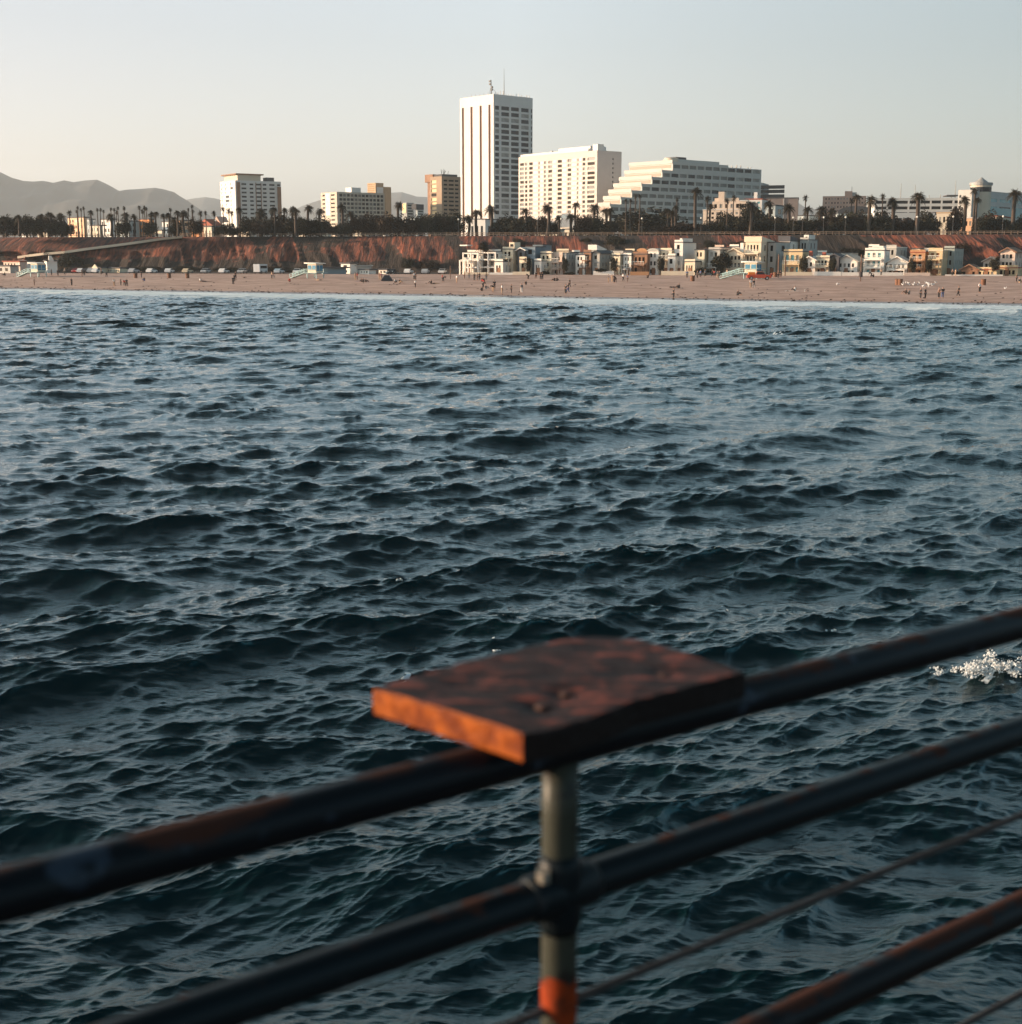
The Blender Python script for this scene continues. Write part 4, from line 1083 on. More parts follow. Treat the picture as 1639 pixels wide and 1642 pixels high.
def limbs_mesh(name, seed, h, r, spread, n=5):
    g = random.Random(seed); mb = MB(); mb.tube([(0,0,-.3),(g.uniform(-.2,.2),0,h*.5),(0,g.uniform(-.3,.3),h)], [r, r*.75, r*.6], 7)
    for k in range(n):
        a_ = 2*math.pi*k/n + g.random(); R_ = spread*g.uniform(.6, 1)
        mb.tube([(0,0,h*.8),(math.cos(a_)*R_*.5, math.sin(a_)*R_*.5, h*1.25),(math.cos(a_)*R_, math.sin(a_)*R_, h*1.55+g.random())], [r*.5, r*.3, r*.12], 5)
    return mb.mesh(name, bark)
# unit crowns: radius 1 horizontally, 1 vertically
CR = {(m.name, k): crown_mesh('crown', 100+k+hash(m.name) % 7, 4200, 1, 1, 1, .045, m, clumps=18+8*k) for m in (lf_dark, lf_olive, lf_brown) for k in range(3)}
LM = [limbs_mesh('trunk', 5+k, 1.0, .11, .7) for k in range(3)]
def tree(px, ytop, wpx, ybot, m, kindlab, Y=None, zone_=None, name='broad_tree', zb=GZ, dome=False):
    Y = Y or (y_rim(0) + random.uniform(8, 26))
    x = tanx(px, ytop)*Y
    zt_ = zat(ytop, Y); zl = zat(ybot, Y)
    ytop -= 4; ybot = max(ybot, 379); wpx *= 1.3; ytop -= random.uniform(0, 4) if wpx > 24 else 0
    zt_ = zat(ytop, Y); zl = zat(ybot, Y)
    hw = wpx/2/2240*Y
    root = empty(name, (x, Y, zb), random.uniform(0, 6.28))
    tag(root, None, 'tree', 'broad leaved trees of the shore park')
    zl = max(zl, zb+.2)
    h = zt_ - zl
    c = mobj('crown', CR[(m.name, random.randrange(3))], root, (0, 0, zl - zb + h*.33)); c.scale = (hw*1.3, hw*1.3, h*.86)
    t = mobj('trunk', LM[random.randrange(3)], root, (0, 0, 0)); th = max(zl - zb + h*.2, 1.0); q_ = min(hw*.6, th*1.2); t.scale = (q_, q_, th/1.4)
    defer(root, px, kindlab, zone(px, ZTOWN) if zone_ is None else zone_)
    return root
D_, O_, B_ = lf_dark, lf_olive, lf_brown
TR = [(8,352,26,379),(30,352,24,379),(52,349,30,379),(76,350,28,379),(97,356,20,379),(196,356,20,379),(240,357,18,379),(282,358,18,379),(312,352,20,372),(400,351,28,376),(420,356,26,376),
 (436,352,28,378),(456,346,30,378),(476,347,30,378),(497,350,30,378),(515,352,24,380),(538,366,24,384),(552,362,22,379),(575,352,34,379),(600,347,36,376),(626,346,34,378),(650,350,36,378),(676,348,30,378),(692,346,26,378),
 (800,354,24,376),(818,350,32,378),(842,348,34,378),(866,353,28,376),(934,348,22,372),(955,346,28,376),(972,358,34,378),(1075,366,50,379),(1104,364,44,379),(1128,359,30,378),(1150,356,24,378),(1168,345,34,374),(1192,342,26,376),(1210,332,36,378),
 (1234,345,32,379),(1256,354,32,379),(1275,352,28,379),(1303,352,22,376),(1334,347,30,378),(1352,344,28,378),(1386,344,30,378),(1407,346,30,378),(1424,341,32,378),(1446,352,40,379),(1466,360,28,379),(1486,343,28,372),(1534,336,22,358),(1578,349,26,379),(1594,344,30,378),(1618,360,30,379),(1634,352,24,379)]
for k, t in enumerate(TR):
    tree(*t, random.choice((D_, D_, B_)), 'dark bushy tree')
TR2 = [(4,360,30,380),(20,358,28,380),(41,358,30,380),(64,356,28,380),(88,357,28,380),(106,362,20,380),(428,360,30,380),(447,356,30,380),(466,358,30,380),(486,357,28,380),(506,359,28,380),(527,366,24,380),(612,356,34,380),(638,356,34,380),(664,358,30,380),(706,352,26,380),
 (809,360,30,380),(830,358,30,380),(854,358,32,380),(884,364,24,380),(944,360,26,380),(964,362,28,380),(1158,360,34,380),(1180,356,34,380),(1201,350,34,380),(1222,352,34,380),(1246,356,34,380),(1268,358,30,380),(1286,362,28,380),(1326,356,30,380),(1344,356,30,380),(1376,354,34,380),(1398,354,34,380),(1417,356,34,380),(1436,358,34,380),(1460,366,30,380),(1586,356,34,380),(1608,360,34,380),(1628,362,34,380)]
for k, t in enumerate(TR2): tree(t[0], t[1]+random.uniform(-9, 4), t[2]*random.uniform(.8, 1.15), t[3], random.choice((D_, B_)), 'low dark tree') if k % 5 not in (1, 3) or t[0] > 700 else None
tree(361, 364, 28, 379, D_, 'dark dome shaped tree'); tree(374, 366, 18, 379, D_, 'dark dome shaped tree')
tree(724, 341, 42, 375, D_, 'large round dark fig tree'); tree(1031, 340, 92, 379, D_, 'huge dome crowned fig tree', Y=492)
tree(1364, 347, 34, 378, O_, 'round olive green tree')
# low hedges and shrubs on the rim and bluff foot
def hedge(px0, px1, yt, yb, Y, m, lab, zb=GZ):
    x0, x1 = tanx(px0, yt)*Y, tanx(px1, yt)*Y; z1, z0 = zat(yt, Y), zat(yb, Y)
    o = mobj('hedge', crown_mesh('hedge', int(px0), 5000, (x1-x0)/2, 3, (z1-z0)*.62, .35, m, flat=.2, clumps=60), loc=((x0+x1)/2, Y, z0 + (z1-z0)*.40))
    tag(o, lab, 'hedge')
hedge(1048, 1140, 366, 380, 470, D_, 'long low dark hedge below the terraced building')
hedge(1005, 1050, 373, 382, 462, B_, 'ragged dark shrubs on the rim below the huge fig tree')
hedge(1240, 1300, 368, 380, 462, D_, 'low dark hedge below the plain brown block')
hedge(1450, 1475, 372, 380, 450, B_, 'low brown hedge below the parking structure')
hedge(1580, 1639, 366, 380, 452, B_, 'dark hedge bank below the domed turret')
for (px, yt, w, yb, kind, mat_) in [(113,401,52,434,'large dark shrub mound at bluff foot by the ramp foot',D_),(150,418,40,434,'low dark shrub mound right of the large mound',D_),(80,398,26,412,'dark shrub above the ramp foot',B_),(655,405,24,434,'dark shrub at bluff foot left of the white frame house',D_),(690,412,40,436,'wide dark shrub at bluff foot left of the white frame house',B_),
      (832,378,28,400,'dark tree hanging over the rim below the white hotel',D_),(988,372,44,402,'big shrub mass spilling down the bluff below the fig tree',D_),(940,378,22,392,'dark shrub on the rim edge before the hotel',D_),
      (1140,382,30,402,'shrub clump on the bluff right of the fig tree',D_),(1190,382,44,400,'shrub clump on the bluff above the cream gabled houses',D_),(1370,395,60,410,'low bushes at bluff foot behind the gabled white house',D_),(1410,390,26,404,'dark bush halfway down the right bluff',D_),
      (1495,388,26,406,'dark bush on the bluff above the arched house',D_),(1545,382,30,410,'dark bush mass on the bluff above the sage building',B_),(440,424,60,436,'low scrub line at the bare bluff foot',B_),(480,426,50,437,'low scrub right of the scrub line',D_),(235,424,60,436,'low scrub under the ramp',D_),(300,424,60,436,'low scrub right of the ramp',D_),(370,426,60,437,'low scrub below the left high-rise',D_)]:
    Yg = 435.0
    for k in range(6):
        p = at(px, (yt+yb)/2, Yg); Yg = bluff_y(p.x, p.z) - 1.5
    hw = w/2/2240*Yg; h = zat(yt, Yg) - zat(yb, Yg)
    o = mobj('shrub', CR[(mat_.name, random.randrange(3))], None, (p.x, Yg, zat(yb, Yg)+h*.3)); o.scale = (hw*1.15, min(hw, 5), h*.7)
    tag(o, kind, 'shrub')

# palms
def frond(mb, a_, el, L, droop, w, nl=7):
    ca, sa = math.cos(a_), math.sin(a_); pts = []
    for i in range(nl+1):
        t = i/nl; r = L*t*(1-.18*t*droop); z = L*(math.sin(el)*t - droop*t*t*.75)
        rr_ = L*math.cos(el)*t*(1-.1*t); pts.append(Vector((ca*rr_, sa*rr_, z)))
    side = Vector((-sa, ca, 0))
    for i in range(nl):
        p, q = pts[i], pts[i+1]; t = (i+.5)/nl; ww = w*math.sin(math.pi*min(1, t*.92+.08))**.6
        for sgn in (-1, 1):
            for j in range(2):
                b0 = p.lerp(q, j*.5); b1 = p.lerp(q, j*.5+.34); tip = b0 + side*sgn*ww + (q-p)*.9 + Vector((0, 0, -ww*.45))
                k = len(mb.v); mb.v.extend([tuple(b0), tuple(b1), tuple(tip)]); mb.f.append((k, k+1, k+2))
def palm_mesh(kind, seed):
    g = random.Random(seed); mb = MB()
    if kind == 'date':
        for k in range(76): frond(mb, g.uniform(0, 6.28), g.uniform(-.55, 1.35), g.uniform(.85, 1.08), g.uniform(.45, .95), .24)
    else:
        for k in range(46):
            frond(mb, g.uniform(0, 6.28), g.uniform(-1.0, 1.4), g.uniform(.8, 1.0), g.uniform(.05, .45), .30, nl=4)
    me = bpy.data.meshes.new('crown'); me.from_pydata(mb.v, [], mb.f); me.materials.append(lf_palm); me.update(); return me
lf_palm = leaf_mat('palm_foliage', (.050, .038, .020), (.018, .015, .010), 2.0)
bark_p = mat('palm_bark', (.085, .060, .045), .9, .4, 2)
PC = {('date', k): palm_mesh('date', k) for k in range(4)}; PC.update({('fan', k): palm_mesh('fan', 20+k) for k in range(4)})
def trunk_mesh(seed, r0, r1):
    g = random.Random(seed); n_ = 8; dx, dy = g.uniform(-.04, .04), g.uniform(-.04, .04)
    return MB().tube([(dx*math.sin(i/n_*2.2), dy*math.sin(i/n_*2.6), i/n_) for i in range(n_+1)], [r0 + (r1-r0)*i/n_ + (r0*.25 if i == 0 else 0) for i in range(n_+1)], 8, cap=False).mesh('trunk', bark_p, True)
TM = {'date': [trunk_mesh(k, .042, .034) for k in range(3)], 'fan': [trunk_mesh(9+k, .022, .013) for k in range(3)]}
def palm(px, py, r, kind, Y=None, zb=GZ, zone_=None, kl=None):
    Y = Y or (y_rim(0) + random.uniform(4, 34) if kind == 'date' or r > 3 else y_rim(0) + random.uniform(10, 70))
    p = at(px, py, Y); R_ = r/2240*Y*1.65
    root = empty('palm_tree', (p.x, Y, zb), random.uniform(0, 6.28))
    tag(root, None, 'palm', 'palms of the shore park')
    h = p.z - zb
    t = mobj('trunk', TM[kind][random.randrange(3)], root); s_ = (R_*5.2 if kind == 'date' else max(9, h)); t.scale = (s_, s_, h)
    c = mobj('crown', PC[(kind, random.randrange(4))], root, (0, 0, h)); c.scale = (R_, R_, R_*(.9 if kind == 'date' else 1.0))
    defer(root, px, kl or ('slim tall fan palm' if kind == 'fan' else 'thick trunked date palm'), zone_ or zone(px, ZTOWN))
    return root
PF = [(124.5,333,2.2),(129.6,336,2),(134,333.5,2.2),(123,338.6,2.2),(156,336,2.2),(161,336,2.2),(166,338.6,2),(178,335,2),(183,335.6,2.4),(189,334,2.4),(186.7,340,2.6),(199,333.5,2.6),(223.3,332.7,2.6),(231.3,332.7,2.6),(234.5,335,2.6),(228.4,338.6,3),
 (273,336,2.6),(308,331,2.4),(309,338.6,2.6),(301.8,336,2),(329.6,341,2.5),(342.7,342,3.6),(357.4,335,3.2),(367,338,3.6),(372,341.5,3),(1004,321,2.2),(1011.5,321.7,2.6),(1019.6,314.4,2.8),(1026,314.4,3),(1086,319.5,2.8),(1292,317,4),(1366,322,3.6),(1177,317,4),(1166,322,3.5),(1187.4,330,3.6),(1415.7,314.4,4),(1134.7,319,4.2),(111.3,341,3.6),(321.5,342,3.6)]
PD = [(145,340,4),(177,346.6,6),(201.3,345,6),(214,347,5),(79,344,6),(66,348,7),(97.4,346.6,7),(9,351,7),(29,348,5),(42,350,5),(261.5,345,4),(269.5,344.5,5),(284,341,5),(295,342,7),(244,343.7,6),(250.5,342,4),(279,351,6),(383,336,5),(418,341,9),(437,336,5),
 (456.6,336,4.5),(470,335,6),(474,339,7),(495.4,333.5,6.5),(513.7,338,6),(439,335,4.5),(640,327.6,6.5),(547,332,6.5),(562,344,7),(751,349.6,7),(764.5,341,7.5),(786.4,335,8.5),(842,338,6),(877.6,333,8),(924.4,328,5.5),(896,351,6),(916,348,7),(953.7,332,7.5),(971,339,7),(979,338,6.5),
 (1084,332,4.5),(1069,338,6.5),(1078,341,5.5),(1116.4,307,8),(1140,330.5,5.5),(1204,329,8),(1232.8,326,7),(1264,332,8),(1296,335,6.5),(1317.6,336,8.5),(1335,339,7),(1374.7,316,6),(1397.4,320,9),(1432,323,9),(1472.8,314.4,9.5),(1547.7,320,8),(1563,305.5,5.5),(1568,320,5),(1628,311,10),(1505,358,6),(1528.6,358,6.5),(1531.6,338,7),(1572.5,352,6),(1600,356,6)]
for a_ in PF: palm(*a_, 'fan')
for a_ in PD: palm(*a_, 'date')
palm(775, 394, 9, 'date', Y=392, zb=2.1, zone_='between the white frame house fronts', kl='dark beach level palm')

# lamp posts along the rim
lampm = mat('lamp_metal', (.08, .08, .08), .6); globe = mat('lamp_globe', (.75, .72, .65), .4)
LP_ = MB().tube([(0,0,0),(0,0,5)], [.08,.05], 6).mesh('pole', lampm); LG = MB().tube([(0,0,5),(0,0,5.15),(0,0,5.45),(0,0,5.6)], [.1,.28,.28,.08], 8).mesh('globe', globe)
for px in (60, 150, 215, 345, 402, 444, 560, 659, 664, 735, 862, 900, 1030, 1125, 1244, 1273, 1288, 1322, 1357, 1472, 1530, 1610):
    Y = y_rim(0) + 4 - .193*tanx(px)*442; r = empty('street_lamp', (tanx(px)*Y, Y, GZ-.02)); tag(r, None, 'lamp', 'lamps along the bluff rim')
    mobj('pole', LP_, r); mobj('globe', LG, r); defer(r, px, 'slim globe lamp on the rim', zone(px, ZTOWN))

for nm, m_ in MATS.items():
    if any(q in nm for q in ('white_concrete','stucco','concrete','villa_cream','pale_blue_wall','brick')) and 'fence' not in nm:
        n_ = m_.node_tree.nodes; rp_ = [q for q in n_ if q.type == 'VALTORGB']
        for e_ in (rp_[0].color_ramp.elements if rp_ else []): e_.color = tuple(c*.74 for c in e_.color[:3]) + (1,)
# ---------------------------------------------------------------- beach houses
BH = math.radians(28)
hw_ = mat('house_white', (.80, .74, .66), .8, .06, .5); hc = mat('house_cream', (.74, .62, .46), .85, .08, .5); hpk = mat('house_pinkish', (.68, .52, .42), .85, .08, .5)
hg = mat('house_grey', (.44, .42, .38), .8, .1, .5); hb = mat('house_slate_blue', (.17, .22, .26), .8, .15, .5); ho = mat('house_orange', (.46, .24, .12), .85, .15, .5)
hy = mat('house_yellow', (.62, .47, .28), .85, .1, .5); hs = mat('house_sage', (.34, .37, .33), .85, .1, .5); hd = mat('house_dark', (.10, .10, .11), .8, .3, .5); hbr = mat('house_brown', (.28, .15, .09), .85, .25, 1)
rail_g = mat('railing_white', (.7, .68, .62), .6); shut = mat('blue_shutter', (.06, .22, .36), .7, .15, 1)
wood_o = mat('wood_door', (.30, .14, .07), .7, .3, 2)
def house(xl, xc, xr, yt, m, lab, kind='flat', nf=3, nc=2, balc=(), roofm=None, Yo=0.0, sidem=None, chim=None, wm=None, yb=None, base=None, sidewin=2, b=BH, pent=None, frame=False, p2=.12):
    x_ = tanx(xc, 420)*385; Y = y_back(x_) - 1.5 + Yo
    zb = 2.10 if Yo < 20 else 2.3
    B = Bld('beach_house', lab, 'house', xc, Y, b=b, xl=xl, xr=xr, zb=zb, group='houses at the back of the beach')
    B.wl = max(B.wl*.97, 2.0); wr = max(B.wr, 6.0); Dp = wr if wr < 13 else 13
    B.wr = Dp
    H = B.z(yt); g = .0
    top = {'gable': H - B.wl*.30, 'barrel': H - B.wl*.28}.get(kind, H)
    t = .22; fh = top/nf
    wins = []
    B.box(-B.wl, 0, 0, Dp, -.3, top)
    rows = [(fh*(i+.22), fh*(i+.74)) for i in range(nf)]
    wm = wm or glassb
    cols = even(-B.wl+.35, -.35, nc, random.uniform(.5, .66))
    B.face('L', -B.wl, t, -.2, top, cols, rows, t=t, m=wm, m2=curtain, p2=p2)
    if sidewin and Dp > 5: B.face('R', 0, Dp, -.2, top, even(1.0, Dp-1.0, sidewin, .28), rows[-2:] if nf > 1 else rows, t=t, m=glass, m2=curtain, p2=.3)
    B.finish(m)
    rm = roofm or darkroof
    w = B.wl
    if kind == 'gable': B.part('roof', rm, mbx=MB().prism([(-w-.5, top-.15), (-w/2, H), (t+.5, top-.15), (t+.5, top+.1), (-w/2, H+.3), (-w-.5, top+.1)], 'y', -t-.5, Dp+.3)); B.part('gable_wall', m, mbx=MB().prism([(-w, top+.003), (0, top+.003), (-w/2, H-.03)], 'y', -.05, Dp))
    elif kind == 'barrel':
        arc = [(-w/2 - (w/2+.3)*math.cos(math.pi*i/10), top+.003 + (H-top)*math.sin(math.pi*i/10)) for i in range(11)]
        B.part('roof', rm, mbx=MB().prism(arc, 'y', -.4, Dp))
    elif kind == 'shed': B.part('roof', rm, mbx=MB().prism([(-.5, H+.003), (Dp+.3, H+.003), (Dp+.3, H+.3), (-.5, H+1.5)], 'x', -w-.3, .4))
    else: B.part('roof', rm, (-w-.1, t+.1, -t-.15, Dp+.1, H+.003, H+.22)); B.part('parapet', m, (-w, t, -t, -t+.2, H+.223, H+.75)) if kind == 'flat' else None
    for fl in balc:
        z0 = fh*fl
        bo_ = B.part('balcony', m, (-w+.2, -.1, -t-1.7, -t-.003, z0-.28, z0)) ; fl_ = MB()
        fl_.box(-w+.2, -.1, -t-1.7, -t-1.62, z0+.85, z0+.95)
        for k in range(int(w/.45)): x_ = -w+.25+k*.45; fl_.box(x_, x_+.06, -t-1.68, -t-1.63, z0+.003, z0+.85)
        fl_.build('railing', rail_g, bo_)
        for x_ in (-w+.3, -.3): B.part('balcony_post', m, (x_-.09, x_+.09, -t-1.62, -t-1.44, (z0-fh if fl > 1 else -.2)+.003, z0-.283))
    B.part('door', wood_o, (-w*.62, -w*.62+1.0, -t-.05, -t-.003, -.1, 2.0))
    if chim:
        for cxp, cm in chim: B.part('chimney', cm, (-w*cxp-.45, -w*cxp+.45, 1.0, 1.9, top-.5, H+1.6))
    if pent:
        u0, u1, hh, pm_ = pent; B.part('penthouse', pm_, (-w*u0, -w*u1, 1.4, Dp-1, H+.23, H+hh)); B.part('penthouse_window', glass, (-w*u0+.4, -w*u1-.4, 1.33, 1.397, H+.7, H+hh-.5))
    if frame:
        fr = MB()
        for x_ in (-w-.1, -w*.5, -.15): fr.box(x_-.18, x_+.18, -2.6, -2.25, -.2, H)
        for z_ in (fh, fh*2, H-.2): fr.box(-w-.28, .05, -2.62, -2.23, z_-.18, z_+.18) if False else fr.box(-w+.085, -.335, -2.55, -2.3, z_-.18, z_+.17)
        for z_ in (fh*2, H-.2):
            for x_ in (-w-.1, -.15): fr.box(x_-.15, x_+.15, -2.245, -t-.003, z_-.18, z_+.16)
        B.part('white_frame', hw_, mbx=fr)
    return B
house(744,758,761,417,hw_,'small white cube frame house at the left end of the row',nf=1,nc=1,frame=True,Yo=-1)
house(749,774,777,405,hw_,'white frame house with open square terraces at left end','flat',3,3,frame=True,wm=glassb)
house(776,802,804,404,hw_,'white frame house with glass top floor behind the beach palm','flat',3,3,balc=(2,),frame=True,wm=glass)
house(793,806,808,420,hw_,'bright white low annex before the white frame houses','flat',1,2,Yo=-4)
house(806,822,824,400,hc,'cream stepped house with balcony left of the white gabled one','flat',3,2,balc=(2,),pent=(.6,.05,2.0,hc))
house(831,841,846,398,hd,'dark house with narrow white pointed gable front','gable',3,1,roofm=hw_,sidem=hd)
house(834,844,846,416,hc,'tiny cream annex below the narrow white gable','flat',1,1,Yo=-3)
house(843,858,872,396,hb,'slate blue box house with blank walls','plain',3,1,sidewin=0)
house(855,870,873,393,hb,'second slate blue box house rising behind low white walls','plain',3,1,sidewin=0,Yo=9)
house(858,868,870,419,hw_,'low bright white stepped house right of the slate blue ones','flat',1,2,Yo=-3)
house(867,884,887,407,hc,'cream three storey house with two small window pairs','flat',3,2,balc=(1,))
house(887,902,905,409,hpk,'pinkish house with two white balconies','flat',3,2,balc=(1,2),roofm=hpk)
house(900,908,927,406,hg,'pale house with long shaded grey side wall','plain',3,1,sidewin=3)
house(924,938,940,409,hw_,'white house with two rows of square windows','plain',3,2)
house(937,948,951,405,hbr,'white and red brown house with deep shadowed balconies','flat',3,2,balc=(1,2))
house(946,957,959,401,hg,'tall narrow grey house with white shed roof','shed',3,1,roofm=hw_,Yo=12)
house(956,962,983,403,hg,'grey house with big gabled side wall and arched window','gable',3,1,sidewin=3)
house(982,995,998,410,hc,'cream house with stepped left corner right of the grey gable','flat',2,2,balc=(1,))
house(984,1000,1004,402,hg,'grey flat block behind the cream stepped corner','plain',3,2,Yo=10)
house(1001,1013,1016,410,hw_,'white house with bright oval front right of grey flat block','flat',3,2,balc=(1,))
house(1016,1039,1042,408,hbr,'rust coloured house with glass doors under orange domed house','flat',2,3,balc=(1,),Yo=-1)
house(1024,1038,1040,398,ho,'orange barrel roofed house top behind the rust one','barrel',3,1,roofm=ho,Yo=8)
house(1041,1057,1059,398,hw_,'white house with grey barrel roof','barrel',3,2,roofm=hg)
house(1061,1078,1081,402,hc,'cream house with grey metal top storey','flat',3,2,balc=(2,),roofm=hg)
house(1075,1084,1086,411,hw_,'white stepped house left of the slim tower house','flat',2,1,Yo=-2)
house(1083,1096,1118,389,hw_,'tall slim white tower house with large shaded side wall','flat',4,1,sidewin=0,pent=(.6,.3,1.2,hw_))
house(1100,1116,1118,420,hc,'low cream annex with pale fence below the slim tower house','flat',1,3,Yo=-4)
house(1116,1131,1139,401,hc,'cream plain house with three small windows','plain',3,2)
house(1138,1156,1165,401,hg,'grey and cream house half hidden by a tree','flat',3,2,balc=(1,))
house(1148,1162,1167,397,hpk,'pinkish roof house peeking behind the tree','flat',3,2,Yo=12)
house(1165,1193,1196,399,hc,'wide cream house with low gable and small white chimney','gable',3,4,roofm=hc,balc=(1,),chim=[(.12,hw_)])
house(1197,1222,1242,388,hc,'largest cream house with three balcony floors and sloped roof','shed',3,4,balc=(1,2),roofm=hc)
house(1236,1246,1270,389,hg,'large blank grey walled house right of the largest cream house','plain',3,1,sidewin=1,Yo=4)
house(1252,1268,1292,387,hw_,'white house with navy roof behind grey blank wall','shed',3,2,roofm=hd,Yo=16)
house(1285,1298,1312,385,hg,'blue grey house with blue side high behind the gables','flat',3,2,Yo=22,pent=(.7,.1,1.5,hw_))
house(1259,1289,1292,404,hy,'yellow cream house with green lower glass doors and balcony','flat',2,3,balc=(1,),wm=teal)
house(1292,1310,1313,412,hw_,'white gabled cottage with red chimney','gable',2,2,chim=[(.5,mat('red_brick',(.40,.10,.06)))],roofm=hw_)
house(1312,1333,1336,414,hc,'cream cottage with red brick chimney and porch','flat',2,3,chim=[(.5,mat('red_brick',(.40,.10,.06)))],balc=(1,))
house(1334,1348,1350,408,hd,'dark narrow cottage with pale trimmed gable','gable',2,2,roofm=hd)
house(1346,1378,1392,410,hw_,'wide white gabled house with grey roof side','gable',2,4,roofm=hg)
house(1390,1421,1424,402,hw_,'white three storey house with glass balconies','flat',3,3,balc=(1,2),wm=teal,pent=(.7,.1,1.3,hw_))
house(1424,1440,1475,397,hg,'blue grey house with white roof band behind the stick railing house','flat',3,2,Yo=10,roofm=hw_,sidewin=3)
house(1427,1459,1463,412,hw_,'white house with stick patterned balconies over brick base','gable',2,4,balc=(1,),roofm=hw_)
house(1463,1487,1492,405,ho,'orange fronted house with rounded white balconies','flat',3,2,balc=(1,2),roofm=redtile)
house(1493,1515,1545,402,hy,'yellow framed arched house with long sage green side','flat',3,2,balc=(1,2),roofm=hc,sidewin=4,wm=wood_o)
house(1518,1534,1568,399,hs,'sage green apartment block with stepped parapet','flat',3,2,Yo=6,sidewin=4)
house(1546,1574,1580,425,hbr,'low house with dark roof and white trimmed gable','gable',1,3,roofm=hbr,Yo=-2)
house(1572,1604,1606,433,hy,'long low tan wall house at right edge','flat',1,4,roofm=redtile,Yo=-3)
house(1582,1606,1612,413,hpk,'pinkish gabled bungalow raised above the low dark roof','gable',2,3,roofm=hpk,Yo=8)
house(1609,1632,1645,398,hpk,'craftsman gabled house with white trim at right edge','gable',3,3,roofm=hbr,Yo=8)
house(1606,1638,1645,430,hy,'low yellow beach cottage with red roof at right edge','flat',1,4,roofm=redtile,Yo=-1)
# second row seen over the first roofs
BR = [(783,797,803,407,hw_,'white upper storey'),(812,824,830,404,hc,'cream upper storey'),(872,886,893,404,hw_,'white roof room'),(893,912,918,403,hc,'cream flat top'),(918,930,936,405,hw_,'white flat top'),(968,982,990,406,hw_,'pale stair head'),(1004,1018,1024,403,hc,'cream roof room'),
 (1056,1066,1072,400,hw_,'small white roof room'),(1108,1124,1132,405,hw_,'white back house'),(1130,1148,1154,400,hc,'cream back house'),(1172,1186,1192,396,hw_,'white roof room'),(1314,1328,1336,406,hw_,'white back house'),(1352,1370,1378,406,hg,'grey back house'),(1396,1412,1420,396,hw_,'white top floor'),(1466,1478,1486,399,hc,'cream roof room'),(1486,1500,1508,398,hw_,'white roof room')]
nbr = ['behind the white frame houses','left of the slate blue box house','right of the slate blue boxes','above the pinkish balcony house','above the two window row house','behind the grey gabled house','beside the orange barrel roof','left of the slim tower house','right of the slim tower house','above the cream plain house','behind the wide cream gable','behind the chimney cottages','behind the wide white gable','above the glass balcony house','above the stick railing house','above the orange fronted house']
for (xl, xc, xr, yt, m_, ds), nb in zip(BR, nbr): house(xl, xc, xr, yt, m_, ds + ' in the second row ' + nb, random.choice(('plain', 'flat')), 3, 2, Yo=15+random.random()*3, sidewin=2)
# garden walls
def gwall(px0, px1, yt, m, lab):
    x0, x1 = tanx(px0, 438)*378, tanx(px1, 438)*378
    y0, y1 = y_back(x0)-8.5, y_back(x1)-8.5
    L = math.hypot(x1-x0, y1-y0)
    o = MB().box(0, L, 0, .3, -.5, zat(yt, y0)-2.1).build('garden_wall', m); o.location = (x0, y0, 2.1); o.rotation_euler = (0, 0, math.atan2(y1-y0, x1-x0)); tag(o, lab, 'wall', 'garden walls facing the sand')
gwall(744,782,436.5,hc,'low cream garden wall at the left end of the house row'); gwall(784,822,437,hw_,'low white garden wall before the white frame houses'); gwall(822,850,435.5,hc,'low cream garden wall below the narrow white gable')
gwall(952,985,434.5,hw_,'low white garden wall before the grey gabled house'); gwall(1010,1040,435.5,ho,'orange garden wall before the rust coloured house'); gwall(1059,1110,434.5,hc,'cream garden wall before the slim tower house')
gwall(1245,1290,436,hc,'low cream garden wall right of the red pickup'); gwall(1293,1334,435.5,hw_,'bright white garden wall before the two chimney cottages'); gwall(1335,1425,436.5,hw_,'long white garden wall before the wide white gabled house'); gwall(1427,1465,437,hpk,'pinkish garden wall below stick patterned balconies')
gwall(1487,1570,440,hw_,'thin white kerb wall before the sage green apartment')
def hedge2(px0, px1, yt, yb, lab, Yo=-8.2):
    x0, x1 = tanx(px0, 438)*378, tanx(px1, 438)*378; Y = y_back((x0+x1)/2)+Yo
    z1, z0 = zat(yt, Y), zat(yb, Y)
    o = mobj('hedge', crown_mesh('hedge', int(px0), 1800, (x1-x0)/2*1.1, .9, (z1-z0)*.62, .16, lf_dark, flat=.2, clumps=30), loc=((x0+x1)/2, Y, z0+(z1-z0)*.38)); tag(o, lab, 'hedge')
hedge2(1110,1135,428,439,'clipped brown hedge before the cream plain house'); hedge2(865,884,434,440,'low dark hedge before the cream three storey house'); hedge2(904,925,436,441,'low dark hedge before the long grey wall'); hedge2(955,975,429,438,'dark shrub before the grey gabled house'); hedge2(1495,1515,434,440,'dark low hedge under the yellow arches')
tr = tree(1157, 407, 24, 434, lf_dark, 'dark tree', Y=y_back(50)-4, zone_='standing among the cream houses at beach level', zb=2.1)
for px_t, yt_, w_, ds_ in ((846,412,10,'between the white gable and slate boxes'),(906,414,9,'beside the pinkish balcony house'),(984,414,9,'right of the grey gabled house'),(1060,412,10,'left of the grey metal topped house'),(1290,412,11,'left of the red chimney cottage'),(1336,414,10,'between the two gabled cottages'),(1464,416,9,'left of the orange fronted house'),(1596,414,14,'before the raised pinkish bungalow'),(1490,416,8,'between orange and yellow fronted houses')):
    tree(px_t, yt_, w_, 436, lf_dark, 'small dark garden tree', Y=y_back(tanx(px_t, 430)*380)-4.5, zone_=ds_, name='garden_tree', zb=2.1)
